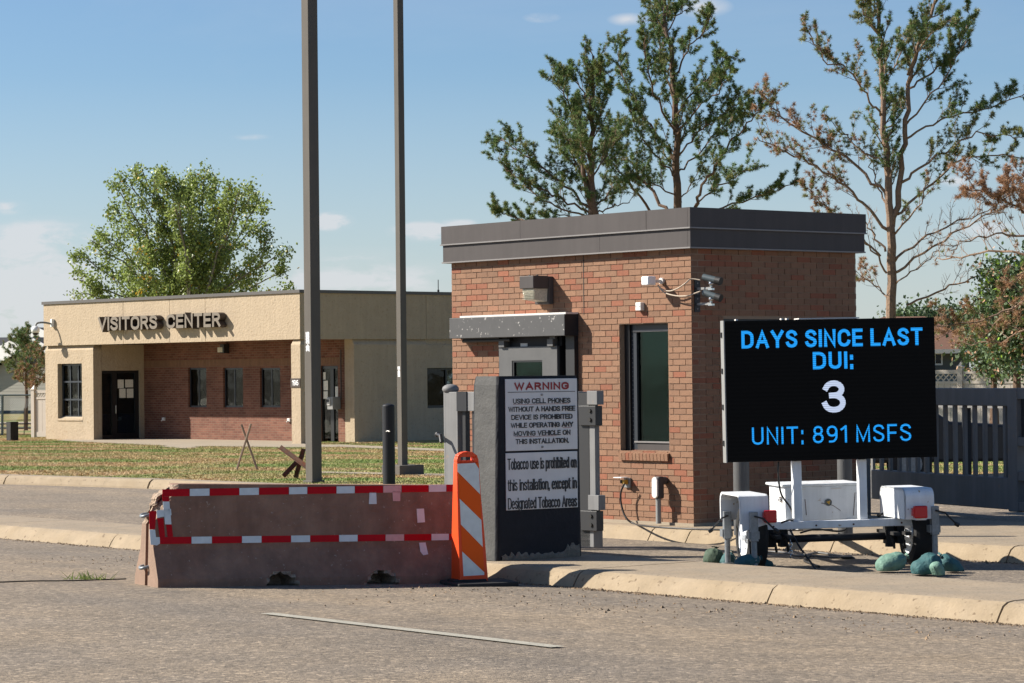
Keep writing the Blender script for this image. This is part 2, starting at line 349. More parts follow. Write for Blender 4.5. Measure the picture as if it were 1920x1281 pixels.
# ================================================================== materials of this place
mat('asphalt', (0.378, 0.297, 0.208), 0.9, var=0.16, vscale=0.6, bump=0.012, bscale=55, col2=(0.32, 0.26, 0.195), coords='World', speck=0.6, speck_scale=70, speck_col=(0.15, 0.125, 0.11))
def asphalt_detail(m):                                        # light and dark stones of the worn surface, and long tyre-polished bands
    t = N(m.node_tree); b = [n for n in m.node_tree.nodes if n.type == 'BSDF_PRINCIPLED'][0]
    src = b.inputs['Base Color'].links[0].from_socket; pos = t.new('ShaderNodeNewGeometry').outputs['Position']
    v = t.new('ShaderNodeTexVoronoi'); v.inputs['Scale'].default_value = 36; t.link(pos, v.inputs['Vector'])
    sp = t.new('ShaderNodeSeparateColor'); t.link(v.outputs['Color'], sp.inputs[0])
    c = t.mix(1.0, src, t.ramp(sp.outputs[0], [(0.0, 0.58), (0.45, 0.93), (0.86, 1.12), (1.0, 1.75)]), 'MULTIPLY')
    mp = t.new('ShaderNodeMapping'); mp.inputs['Rotation'].default_value = (0, 0, AX); t.link(pos, mp.inputs['Vector'])
    band = t.noise(t.scale(mp.outputs[0], (0.05, 1.0, 1.0)), 0.55, 3, 0.5)
    c = t.mix(1.0, c, t.ramp(band, [(0.35, (0.84, 0.85, 0.88)), (0.65, (1.1, 1.07, 1.02))]), 'MULTIPLY')
    c = t.mix(1.0, c, t.ramp(t.noise(pos, 0.9, 7, 0.7, 1.5), [(0.3, 0.86), (0.5, 1.0), (0.72, 1.1)]), 'MULTIPLY')
    # hairline cracks
    vc = t.new('ShaderNodeTexVoronoi', feature='DISTANCE_TO_EDGE'); vc.inputs['Scale'].default_value = 0.16
    w = t.new('ShaderNodeVectorMath', operation='ADD'); t.link(pos, w.inputs[0])
    nn = t.new('ShaderNodeTexNoise'); nn.inputs['Scale'].default_value = 1.2; nn.inputs['Detail'].default_value = 6; t.link(pos, nn.inputs['Vector']); t.link(nn.outputs['Color'], w.inputs[1])
    t.link(w.outputs[0], vc.inputs['Vector'])
    crack = t.ramp(vc.outputs['Distance'], [(0.0, 1.0), (0.0035, 0.0)])
    c = t.mix(t.math('MULTIPLY', crack, 0.3), c, (0.07, 0.06, 0.05))
    t.link(c, b.inputs['Base Color'])
asphalt_detail(MATS['asphalt'])
mat('concrete', (0.46, 0.36, 0.245), 0.88, var=0.14, vscale=2.2, bump=0.006, bscale=60, col2=(0.40, 0.325, 0.235), coords='World', speck=0.5, speck_scale=38, speck_col=(0.20, 0.15, 0.10))
mat('concrete_face', (0.48, 0.375, 0.25), 0.9, var=0.14, vscale=3, bump=0.006, bscale=40, col2=(0.43, 0.33, 0.21), coords='World', speck=-.1, speck_scale=16, speck_col=(0.24, 0.17, 0.105))
mat('joint', (0.05, 0.042, 0.035), 0.95)
mat('walk_concrete', (0.46, 0.38, 0.28), 0.9, var=0.12, vscale=1, coords='World', bump=0.004, bscale=20)
mat('dry_ground', (0.26, 0.20, 0.11), 0.95, var=0.25, vscale=1.2, coords='World', col2=(0.13, 0.13, 0.045), bump=0.03, bscale=8)
mat('dust', (0.42, 0.30, 0.175), 0.95, var=0.25, vscale=2, coords='World', col2=(0.33, 0.25, 0.16), bump=0.01, bscale=25)
mat('mortar', (0.43, 0.31, 0.215), 0.95, var=0.1, vscale=8, bump=0.003, bscale=90)
for n, c in (('brick_tan', (0.36, 0.19, 0.108)), ('brick_orange', (0.38, 0.135, 0.07)), ('brick_brown', (0.32, 0.168, 0.096)), ('brick_rose', (0.36, 0.17, 0.095))):
    mat(n, c, 0.85, var=0.14, vscale=14, bump=0.004, bscale=120, island=0.10, speck=0.5, speck_scale=120, speck_col=[x * 0.45 for x in c])
mat('dark_metal', (0.115, 0.102, 0.099), 0.55, var=0.08, vscale=1.2, bump=0.003, bscale=2.0, spec=0.2, streak=.1)
mat('edge_metal', (0.30, 0.28, 0.27), 0.45)
mat('grey_paint', (0.135, 0.135, 0.135), 0.5, var=0.1, vscale=3, streak=0.08, bump=0.001, bscale=30)
mat('chipped_paint', (0.125, 0.125, 0.127), 0.6, spec=.2, var=0.1, vscale=3, speck=-0.35, speck_scale=22, speck_col=(0.6, 0.58, 0.55))
mat('gate_grey', (0.31, 0.31, 0.31), 0.6, spec=.15, var=0.10, vscale=2, streak=0.18, speck=0.08, speck_scale=9, speck_col=(0.35, 0.3, 0.26))
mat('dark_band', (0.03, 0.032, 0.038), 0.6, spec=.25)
mat('black_steel', (0.02, 0.02, 0.022), 0.5)
mat('pole_bronze', (0.19, 0.172, 0.15), 0.6, var=0.06, vscale=1.5, spec=.12, streak=.1)
mat('post_concrete', (0.085, 0.086, 0.084), 0.8, var=0.16, vscale=4, streak=0.12, bump=0.006, bscale=30, col2=(0.105, 0.105, 0.10))
mat('bare_concrete', (0.30, 0.265, 0.21), 0.95, var=0.3, vscale=18, bump=0.02, bscale=30)
mat('sign_white', (0.62, 0.62, 0.62), 0.45, var=0.05, vscale=3, streak=0.05)
mat('sign_red', (0.42, 0.012, 0.018), 0.5); mat('sign_black', (0.025, 0.024, 0.03), 0.5)
mat('pipe_grey', (0.36, 0.36, 0.35), 0.5, var=0.08); mat('cover_grey', (0.62, 0.60, 0.57), 0.5, var=0.05)
mat('white_plastic', (0.78, 0.78, 0.79), 0.35); mat('cable_tan', (0.62, 0.50, 0.38), 0.6); mat('cable_black', (0.016, 0.016, 0.017), 0.5); mat('cable_grey', (0.2, 0.2, 0.2), 0.5)
mat('lamp_lens', (0.55, 0.52, 0.42), 0.12, var=0.25, vscale=25, bump=0.01, bscale=80); mat('plug_yellow', (0.75, 0.42, 0.04), 0.5)
mat('stucco', (0.64, 0.505, 0.35), 0.95, var=0.07, vscale=1.6, bump=0.02, bscale=14, streak=0.08, speck=0.3, speck_scale=14, speck_col=(0.50, 0.37, 0.23))
mat('roof_edge', (0.14, 0.125, 0.115), 0.5)
mat('letter_metal', (0.28, 0.23, 0.175), 0.5, var=0.1, vscale=4); mat('letter_side', (0.075, 0.05, 0.038), 0.6)
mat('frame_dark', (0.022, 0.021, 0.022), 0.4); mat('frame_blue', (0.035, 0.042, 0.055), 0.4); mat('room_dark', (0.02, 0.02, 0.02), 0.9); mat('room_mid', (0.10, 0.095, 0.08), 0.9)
mat('paper', (0.72, 0.70, 0.62), 0.8, var=0.1, vscale=30, speck=0.6, speck_scale=60, speck_col=(0.35, 0.33, 0.28)); mat('blind', (0.72, 0.62, 0.36), 0.7); mat('curtain', (0.16, 0.15, 0.125), 0.9); mat('blue_bin', (0.02, 0.06, 0.13), 0.6)
mat('camera_white', (0.72, 0.72, 0.70), 0.3); mat('cam_grey', (0.10, 0.13, 0.145), 0.35); mat('chrome', (0.6, 0.6, 0.6), 0.25, metal=1.0); mat('galvanised', (0.20, 0.22, 0.235), 0.45, metal=0.35, var=0.25, vscale=20)
mat('barrier_paint', (0.38, 0.205, 0.137), 0.85, var=0.2, vscale=3.5, streak=0.22, bump=0.006, bscale=45, col2=(0.435, 0.255, 0.175), speck=-.55, speck_scale=30, speck_col=(0.5, 0.38, 0.30))
mat('broken_concrete', (0.60, 0.46, 0.34), 0.95, var=0.4, vscale=16, bump=0.03, bscale=35, col2=(0.42, 0.30, 0.215))
mat('tape_red', (0.44, 0.003, 0.010), 0.5, spec=.12, var=0.1, vscale=9); mat('tape_white', (0.60, 0.65, 0.66), 0.35, var=0.1, vscale=9); mat('tape_faded', (0.60, 0.34, 0.32), 0.45, var=0.15, vscale=9)
mat('safety_orange', (0.78, 0.068, 0.008), 0.5, var=0.08, trans=0.08); mat('stripe_orange', (0.74, 0.10, 0.005), 0.5, spec=.2); mat('rubber', (0.022, 0.021, 0.02), 0.8, var=0.2, vscale=8)
mat('rust', (0.20, 0.055, 0.02), 0.9, var=0.4, vscale=14, col2=(0.13, 0.085, 0.06), bump=0.006, bscale=50); mat('stake', (0.40, 0.28, 0.20), 0.8, var=0.15)
mat('trailer_white', (0.74, 0.76, 0.78), 0.4, var=0.08, vscale=3, streak=0.16, speck=-0.45, speck_scale=14, speck_col=(0.35, 0.25, 0.15)); mat('tyre', (0.018, 0.018, 0.018), 0.85, bump=0.004, bscale=60); mat('rim', (0.70, 0.72, 0.74), 0.35)
mat('tail_red', (0.50, 0.004, 0.008), 0.2, bump=0.002, bscale=160); mat('sandbag_dark', (0.045, 0.17, 0.18), 0.75, bump=0.02, bscale=16, var=0.25, vscale=8, streak=.2); mat('sandbag_light', (0.22, 0.41, 0.32), 0.75, bump=0.02, bscale=16, var=0.2, vscale=8, streak=.2); mat('sandbag_olive', (0.07, 0.12, 0.075), 0.8, bump=0.012, bscale=26, var=0.15, vscale=8)
mat('grit', (0.30, 0.21, 0.13), 0.95, island=.6)
mat('lane_paint', (0.52, 0.49, 0.40), 0.8, var=0.15, vscale=6, coords='World', speck=0.8, speck_scale=60, speck_col=(0.24, 0.20, 0.16))
mat('siding', (0.44, 0.42, 0.37), 0.8, var=0.04); mat('siding_rose', (0.30, 0.22, 0.18), 0.8); mat('siding_blue', (0.09, 0.14, 0.18), 0.8); mat('shingle_dark', (0.045, 0.045, 0.052), 0.9, var=0.3, vscale=5); mat('white_trim', (0.72, 0.71, 0.69), 0.6)
mat('roof_brown', (0.20, 0.095, 0.055), 0.9, var=0.3, vscale=7); mat('house_grey', (0.15, 0.165, 0.16), 0.8)
mat('vinyl', (0.70, 0.62, 0.53), 0.5, var=0.04); mat('chainlink_steel', (0.16, 0.21, 0.23), 0.5, metal=0.3)
mat('bark', (0.20, 0.125, 0.085), 0.95, var=0.35, vscale=9, bump=0.02, bscale=22); mat('bark_pale', (0.34, 0.225, 0.155), 0.95, var=0.35, vscale=9, bump=0.02, bscale=22); mat('bark_grey', (0.28, 0.25, 0.20), 0.95, var=0.3, vscale=6)
for n, c, tr in (('needles', (0.19, 0.30, 0.095), .3), ('needles_olive', (0.34, 0.35, 0.12), .3), ('needles_brown', (0.60, 0.35, 0.20), .25), ('leaf', (0.38, 0.48, 0.13), .45), ('leaf_yellow', (0.9, 0.55, 0.06), .3), ('juniper', (0.11, 0.18, 0.07), .2), ('lime_leaf', (0.35, 0.55, 0.06), .3)):
    mat(n, c, 0.45 if 'leaf' in n else 0.6, island=0.5, trans=tr)
# lawn blades: green bands and dry straw patches that belong to the turf itself
def grass_mat(name, k=1.0):
    m = bpy.data.materials.new(name); m.use_nodes = True; t = N(m.node_tree); b = m.node_tree.nodes['Principled BSDF']; b.inputs['Roughness'].default_value = 0.7
    pos = t.new('ShaderNodeNewGeometry').outputs['Position']
    mp = t.new('ShaderNodeMapping'); mp.inputs['Rotation'].default_value = (0, 0, R(8)); t.link(pos, mp.inputs['Vector'])
    n1 = t.noise(t.scale(mp.outputs[0], (0.32, 0.6, 1)), 0.75, 5, 0.62, 0.5)
    c = t.mix(t.ramp(n1, [(0.44, 0.0), (0.58, 1.0)]), (0.42 * k, 0.27 * k, 0.135 * k), (0.125 * k, 0.20 * k, 0.028 * k))
    c = t.mix(t.ramp(t.noise(pos, 5, 3), [(0.4, 0.0), (0.7, 0.7)]), c, (0.25 * k, 0.235 * k, 0.07 * k))
    c = t.mix(1.0, c, t.ramp(t.new('ShaderNodeNewGeometry').outputs['Random Per Island'], [(0, .88), (1, 1.12)]), 'MULTIPLY')
    t.link(c, b.inputs['Base Color']); MATS[name] = m
grass_mat('grass', 1.15); grass_mat('turf', 0.85)
glass('window_glass', (0.75, 0.85, 0.88), 1.0, 0.8); glass('booth_glass', (0.26, 0.60, 0.57), 0.9, 0.55, 0.06); glass('dark_glass', (0.5, 0.55, 0.6), 0.8, 0.35)

# ================================================================== ground, roads, kerbs
def sheet(name, pts, m, tags=None, thick=0.0):
    b = MB(); n = len(pts)
    if thick: b.v = [tuple(p) for p in pts] + [(p[0], p[1], p[2] - thick) for p in pts]; b.f = [tuple(range(n)), tuple(reversed(range(n, 2 * n)))] + [(i, n + i, n + (i + 1) % n, (i + 1) % n) for i in range(n)]; b.mi = [0] * len(b.f)
    else: b.add(pts, [tuple(range(n))])
    o = b.build(name, m, None, tags=tags or dict(kind='structure'))
    return o
sheet('ground', [(-2500, -400, -0.06), (2500, -400, -0.06), (2500, 4500, -0.06), (-2500, 4500, -0.06)], 'dry_ground')
QK = 14.97                                                   # foot of the median kerb
def crown(q): return min(0.15, 0.03 * (QK - q)) if q < QK else 0.0
def grid_sheet(name, s0, s1, qs, zs, m):
    b = MB(); ss = np.linspace(s0, s1, 30)
    b.v = [tuple(sq(s, q, z)) for s in ss for q, z in zip(qs, zs)]; k = len(qs)
    b.f = [(i * k + j, i * k + j + 1, (i + 1) * k + j + 1, (i + 1) * k + j) for i in range(len(ss) - 1) for j in range(k - 1)]; b.mi = [0] * len(b.f)
    o = b.build(name, m, None, smooth=True, tags=dict(kind='structure'))
    return o
qs = [-40, -5, 5, 8, 10, 11, 12, 13, 14, QK, 15.05]
grid_sheet('road', -120, 60, qs, [crown(q) for q in qs], 'asphalt')
grid_sheet('service_road', -120, 60, [15.05, 20, 30, 46], [0.0, 0.0, 0.0, 0.0], 'asphalt')

def island(name, q0, q1, cuts, z=0.15, nose0=None, nose1=None, slope=0.13):
    """raised concrete island made of slabs between the given joints; sloped kerb face towards the camera"""
    root = thing(name, None, None, sq(cuts[0], q0), -AX); root['kind'] = 'structure'
    for k in range(len(cuts) - 1):
        L = cuts[k + 1] - cuts[k] - 0.018; x0 = cuts[k] - cuts[0] + 0.009
        jit = random.uniform(-0.004, 0.004); n = 14; sec = [(0, -0.05), (0.0, 0.0), (0.035, 0.06), (0.075, 0.115), (slope * .95, 0.142), (slope + 0.06, 0.150), (q1 - q0 - 0.1, 0.150), (q1 - q0, 0.13), (q1 - q0, -0.05)]
        b = MB(); m = len(sec)
        for i in range(n + 1):
            x = L * i / n
            for (y, zz) in sec:
                w = RNG.normal(0, 0.0016) if 0 < zz < 0.149 else 0
                sc0 = 1.0
                if nose0 and k == 0: sc0 = min(1.0, math.sqrt(max(0.02, 1 - (1 - min(1, x / nose0)) ** 2)))
                if nose1 and k == len(cuts) - 2: sc0 = min(1.0, math.sqrt(max(0.02, 1 - (1 - min(1, (L - x) / nose1)) ** 2)))
                yy = (y - (q1 - q0) / 2) * sc0 + (q1 - q0) / 2
                b.v.append((x0 + x, yy + w, max(-0.05, (zz + jit * (zz > 0)) * z / 0.15 * (sc0 if zz < 0.149 else max(sc0, .85)))))
        for i in range(n):
            for j in range(m - 1):
                b.f.append((i * m + j, i * m + j + 1, (i + 1) * m + j + 1, (i + 1) * m + j)); b.mi.append(1 if j < 4 else 0)
        b.f += [tuple(range(m)), tuple(reversed(range(n * m, (n + 1) * m)))]; b.mi += [0, 0]
        b.build('slab', ['concrete', 'concrete_face'], root)
    MB().box(0, cuts[-1] - cuts[0], slope + .02, q1 - q0 - .05, -0.04, z - 0.03).build('slab_base', 'joint', root)
    return root
island('median_island', QK, 16.5, [-19.75, -17.7, -15.35, -13.0, -10.6, -8.2, -5.8], nose0=0.75)
island('median_island', QK + .1, 16.35, [-60, -52, -44, -36, -31, -28.4, -25.55, -24.1], nose1=0.75)
island('gatehouse_island', 19.72, 23.1, [-28.2, -25.2, -22.05, -21.45, -19.3, -17.0, -14.6, -12.2], z=0.15)

# lane line, crack line with its weeds
def road_pt(u, v, lift=0.012):
    z = 0.05
    for _ in range(8): z = crown(to_sq(gp(u, v, z))[1])
    return gp(u, v, z + lift)
la, lb = road_pt(500, 1149), road_pt(1045, 1212)
d = (lb - la).normalized(); nrm = Vector((-d.y, d.x, 0)) * 0.055
sheet('road_marking', [la - nrm, lb - nrm, lb + nrm, la + nrm], 'lane_paint')
# long transverse crack left of the barrier, filled black
cr = [road_pt(u, v) for u, v in ((-60, 1091), (0, 1090), (60, 1088), (130, 1087.5), (190, 1085.5), (236, 1084))]
MB().tube([p - Vector((0, 0, .008)) for p in smooth_pts(cr, 6)], .011, 4).build('road_crack', 'joint', None, tags=dict(kind='structure'))


# grit and small stones gathered along the foot of the kerbs
def grit(n, s0, s1, q0, sd, zf, name):
    tr_ = []
    for _ in range(n):
        s = random.uniform(s0, s1); q = q0 - abs(random.gauss(0, sd)); r = random.uniform(.003, .012) * (1.8 if random.random() < .04 else 1); c = sq(s, q, zf(q) + r * .3); a = random.uniform(0, 6.28)
        P4 = [c + Vector((math.cos(a + k * 2.09) * r, math.sin(a + k * 2.09) * r, -r * .3)) for k in range(3)] + [c + Vector((0, 0, r * .7))]
        for f in ((0, 1, 3), (1, 2, 3), (2, 0, 3)): tr_ += [P4[k] for k in f]
    tri_mesh(name, np.array([tuple(p) for p in tr_]), 'grit', dict(kind='stuff'))
# lawns with their kerb
KERB = [(-90, 19.0), (-60, 21.6), (-50, 22.3), (-42.4, 22.9), (-38.6, 23.5), (-35, 23.6), (-30.0, 23.6), (-29.0, 24.2), (-28.6, 25.5), (-28.6, 60)]
def lawn_z(q): return 0.14 - 0.12 * min(1, max(0, (q - 26) / 12))
rootk = thing('kerb', None, None, (0, 0, 0)); rootk['kind'] = 'structure'
acc = 0
for i in range(len(KERB) - 1):
    a, b_ = Vector(KERB[i]), Vector(KERB[i + 1]); L = (b_ - a).length; n = max(1, round(L / 2.9))
    for k in range(n):
        p, r = a + (b_ - a) * ((k + .006) / n), a + (b_ - a) * ((k + .994) / n); dd = (r - p).normalized(); nn = Vector((-dd.y, dd.x))
        bm_ = MB(); sec = [(0, -.05), (0.02, 0.03), (0.06, 0.11), (0.12, 0.15), (0.38, 0.155), (0.38, -.05)]
        bm_.v = [tuple(sq(*(e + nn * y), z)) for e in (p, r) for y, z in sec]
        bm_.f = [(j, j + 1, 7 + j, 6 + j) for j in range(5)] + [tuple(range(6)), tuple(reversed(range(6, 12)))]; bm_.mi = [1, 1, 1, 0, 0, 0, 0]
        if i >= 2 and i <= 7: bm_.build('kerb_stone', ['concrete', 'concrete_face'], rootk)
        else: bm_.build('kerb_stone', 'concrete', rootk)
lb_ = MB(); qk = [(s, q + .33) for s, q in KERB[:-2]] + [(-28.95, 25.5)]
cols = []
for s, q in qk:
    row = [(s, q, lawn_z(q))] + [(s, qq, lawn_z(qq)) for qq in (26.2, 30, 34, 38, 60)]; cols.append([tuple(sq(*r)) for r in row])
for c in cols: lb_.v += c
lb_.f = [(i * 6 + j, i * 6 + j + 1, (i + 1) * 6 + j + 1, (i + 1) * 6 + j) for i in range(len(cols) - 1) for j in range(5)]; lb_.mi = [0] * len(lb_.f)
lb_.build('lawn', 'turf', None, tags=dict(kind='structure'))
def poly_px(name, px, z, m, thick=0.02): return sheet(name, [gp(u, v, z) for u, v in px], m, thick=thick)
# walks on the lawn
def zpx(u, v):
    z = 0.1
    for _ in range(6): z = lawn_z(to_sq(gp(u, v, z))[1])
    return z
def walk_px(name, px):
    pts = [gp(u, v, zpx(u, v) + 0.014) for u, v in px]
    return sheet(name, pts, 'walk_concrete')
walk_px('path', [(105, 825.5), (150, 828.5), (300, 835), (352, 838.5), (390, 836.5), (545, 839), (640, 838), (835, 846), (835, 842), (640, 833.5), (575, 834), (545, 822), (180, 819)])
walk_px('path', [(575, 886), (835, 892), (835, 888.5), (600, 884)])
walk_px('path', [(298, 837), (345, 841), (372, 839), (330, 835)])

# ---- grass blades as one mass
def grass_mass(name, region, n, hmin=0.03, hmax=0.08, zf=lawn_z, avoid=None, m='grass', bearing=0.0):
    s0, s1, q0, q1 = region
    S = RNG.uniform(s0, s1, n); QQ = RNG.uniform(q0, q1, n)
    X = S * T[0] + QQ * Q[0]; Y = S * T[1] + QQ * Q[1]; Z = np.array([zf(q) for q in QQ])
    xx = F * X / Y; yy = F * (CH - Z) / Y; U = CX + xx + yy * ROLL; V = HZ + yy - xx * ROLL
    keep = (U > -80) & (U < 1990) & np.array([ (avoid is None or not avoid(s, q, u, v)) for s, q, u, v in zip(S, QQ, U, V)])
    X, Y, Z = X[keep], Y[keep], Z[keep]; n = len(X)
    B = 3
    ang = RNG.uniform(0, 2 * np.pi, (n, B)); h = RNG.uniform(hmin, hmax, (n, B)); w = 0.008
    off = RNG.normal(0, 0.03, (n, B, 2)); lean = RNG.normal(0, 0.9, (n, B, 2)) * h[..., None]
    base = np.stack([X[:, None] + off[..., 0], Y[:, None] + off[..., 1], np.repeat(Z[:, None], B, 1) - 0.003], -1)
    dx_ = np.stack([np.cos(ang) * w, np.sin(ang) * w, np.zeros_like(ang)], -1)
    tip = base + np.stack([lean[..., 0], lean[..., 1], h], -1)
    V3 = np.stack([base - dx_, base + dx_, tip], 2).reshape(-1, 3)
    return tri_mesh(name, V3, m, dict(kind='stuff'))
def tri_mesh(name, V3, m, tags=None, parent=None, mi=None):
    k = len(V3) // 3; me = bpy.data.meshes.new(name); me.vertices.add(3 * k); me.vertices.foreach_set('co', V3.astype(np.float32).ravel())
    me.loops.add(3 * k); me.loops.foreach_set('vertex_index', np.arange(3 * k, dtype=np.int32)); me.polygons.add(k)
    me.polygons.foreach_set('loop_start', np.arange(0, 3 * k, 3, dtype=np.int32)); me.polygons.foreach_set('loop_total', np.full(k, 3, dtype=np.int32))
    if mi is not None: me.polygons.foreach_set('material_index', mi.astype(np.int32))
    me.update(); me.validate()
    return link(name, me, m, parent, fix=False, tags=tags)

grit(2600, -20, -11.5, QK, .07, crown, 'gravel'); grit(900, -34, -24.3, QK + .1, .07, crown, 'gravel'); grit(1200, -20, -12, 19.70, .10, lambda q: 0.0, 'gravel'); grit(900, -24, -12, 14.4, .9, crown, 'gravel')
def inside(u, v, poly):
    c = False; n = len(poly)
    for i in range(n):
        (x1, y1), (x2, y2) = poly[i], poly[i - 1]
        if (y1 > v) != (y2 > v) and u < (x2 - x1) * (v - y1) / (y2 - y1) + x1: c = not c
    return c
WALKS = [[(105, 825.5), (150, 828.5), (300, 835), (352, 838.5), (390, 836.5), (545, 839), (640, 838), (835, 846), (835, 842), (640, 833.5), (575, 834), (545, 822), (180, 819)],
         [(575, 886), (835, 892), (835, 888.5), (600, 884)], [(298, 837), (345, 841), (372, 839), (330, 835)]]
def avoid_left(s, q, u, v):
    for i in range(len(KERB) - 1):
        if KERB[i][0] <= s <= KERB[i + 1][0]:
            if q < KERB[i][1] + (KERB[i + 1][1] - KERB[i][1]) * (s - KERB[i][0]) / (KERB[i + 1][0] - KERB[i][0] + 1e-6) + .36: return True
    return s > -29.1 or any(inside(u, v, w) for w in WALKS)
grass_mass('grass', (-84, -29, 19, 44), 260000, 0.01, 0.038, avoid=avoid_left)

# ================================================================== gatehouse
BF = Frame(sq(-21.72, 20.1, 0.15), -AX)
LW = 4.25; DW = 2.57; HW = 3.02; HT = 3.46
booth = thing('guard_booth', 'small red-brown brick gatehouse with dark metal roof band beside the black message board', 'guard booth', frame=BF)
CR, BRL = HW / 45, 0.2032
def wx(u, v=700, y=0.0): return BF.onY(u, v, y)[0]
def wz(u, v, y=0.0): return BF.onY(u, v, y)[1]
def qy(u, v=700): return BF.onX(u, v)[0]
# openings on the entrance side (x range, z range) and on the lane side
WX0, WX1 = wx(1162), wx(1252.5); WZ0, WZ1 = wz(1205, 846), wz(1205, 604)
WZ0 = round(WZ0 / CR) * CR; WZ1 = round(WZ1 / CR) * CR
DX0, DX1 = wx(937), wx(1072); DZ1 = wz(1000, 628)
RY0, RY1 = qy(1357), qy(1357) + 1.05; RZ0, RZ1 = BF.onX(1357, 836)[1], BF.onX(1357, 598)[1]
openA = [(WX0, WX1, WZ0, WZ1), (DX0, DX1, -1, DZ1)]; openB = [(RY0, RY1, RZ0, RZ1)]
def wall_cells(L, holes):
    """solid rectangles of a wall 0..L x 0..HW around its holes"""
    xs = sorted({0, L, *[h[0] for h in holes], *[h[1] for h in holes]}); zs = sorted({0, HW, *[max(0, h[2]) for h in holes], *[h[3] for h in holes]})
    for i in range(len(xs) - 1):
        for j in range(len(zs) - 1):
            cx, cz = (xs[i] + xs[i + 1]) / 2, (zs[j] + zs[j + 1]) / 2
            if not any(h[0] < cx < h[1] and h[2] < cz < h[3] for h in holes): yield xs[i], xs[i + 1], zs[j], zs[j + 1]
RC = 0.0065                                                   # joints lie this far behind the brick faces
wb = MB()
for a, b_, c, d_ in wall_cells(LW, [(h[0] + LW, h[1] + LW, h[2], h[3]) for h in openA]): wb.box(a - LW, b_ - LW, RC, 0.2, c, d_)
for a, b_, c, d_ in wall_cells(DW, openB): wb.box(-0.2, -RC, max(a, .2), b_, c, d_)
wb.box(-0.2, -RC, RC + .0005, 0.2, 0, HW); wb.box(-LW + .2, -.2, DW - .2, DW, 0, HW); wb.box(-LW + .0, -LW + .2, .2, DW, 0, HW)
wall = wb.build('wall', 'mortar', booth)
BR = ['brick_tan'] * 50 + ['brick_brown'] * 22 + ['brick_rose'] * 12 + ['brick_orange'] * 14
bricks = []                                                  # (screen area, side, start, end, course, material)
def courses(side, L, holes, first, last):
    for r in range(45):
        off = 0.0 if r % 2 else BRL / 2
        x = -off
        while x < L:
            a, b_ = max(0, x), min(L, x + BRL)
            segs = [(a, b_)]; z0, z1 = r * CR, (r + 1) * CR
            for h in holes:
                if z1 > h[2] + .02 and z0 < h[3] - .02:
                    ns = []
                    for p, q_ in segs:
                        if q_ <= h[0] or p >= h[1]: ns.append((p, q_)); continue
                        if p < h[0]: ns.append((p, h[0]))
                        if q_ > h[1]: ns.append((h[1], q_))
                    segs = ns
            for p, q_ in segs:
                if q_ - p < 0.03: continue
                m = random.choice(BR)
                mid = BF.w(-(p + q_) / 2, 0, z0) if side == 'A' else BF.w(0, (p + q_) / 2, z0)
                ww = BF.w(-p, 0, z0) if side == 'A' else BF.w(0, p, z0); w2 = BF.w(-q_, 0, z0) if side == 'A' else BF.w(0, q_, z0)
                u1, v1 = proj(ww); u2, _ = proj(w2)
                area = abs(u2 - u1) * CR * F / mid[1]
                u, v = proj(mid)
                hid = (side == 'B' and (u > 1362 and 598 < v < 868)) or (side == 'A' and (u < 1090 and v > 700)) or v > 990 or (u > 1460 and v > 905) or (v < 478)
                bricks.append((0 if hid else area, side, p, q_, r, m))
            x += BRL
courses('A', LW, [(-h[1], -h[0], h[2], h[3]) for h in openA], 0, 45)
courses('B', DW, openB, 0, 45)
order = sorted(range(len(bricks)), key=lambda i: -bricks[i][0]); single = set(order[:286])
cache = {}; rest = MB(); J = 0.0085; rest_m = []
MI = {'brick_tan': 0, 'brick_orange': 1, 'brick_brown': 2, 'brick_rose': 3}
for i, (ar, side, p, q_, r, m) in enumerate(bricks):
    edge = p < 1e-6; pr = random.uniform(0, 0.0022)
    p2 = p + (0 if edge and side == 'A' else (0.01 if edge else J / 2)); q2 = q_ - J / 2
    z0, z1 = r * CR + J, (r + 1) * CR
    if i in single:
        key = (round(q2 - p2, 4), m, side)
        if key not in cache:
            w = q2 - p2; b = MB()
            if side == 'A': b.box(-w, 0, 0, 0.05, 0, z1 - z0)
            else: b.box(-0.05, 0, 0, w, 0, z1 - z0)
            me = b.mesh('brick'); me.materials.append(MATS[m]); cache[key] = me
        o = bpy.data.objects.new('brick', cache[key]); COL.objects.link(o); o.parent = wall
        o.location = (-p2, -pr, z0) if side == 'A' else (pr, p2, z0)
    else:
        if side == 'A': rest.box(-q2, -p2, -pr, 0.05, z0, z1, MI[m])
        else: rest.box(-0.05, pr, p2, q2, z0, z1, MI[m])
rest.build('brick_courses', list(MI), wall, tags=dict(kind='stuff'))
# movement joint in the brickwork
jx = wx(1094, 540); box('expansion_joint', 'joint', wall, jx - .006, jx + .006, -.0035, .01, wz(1094, 590), HW)
box('footing', 'walk_concrete', booth, -LW - .02, .02, -.02, DW + .02, -.03, .03)
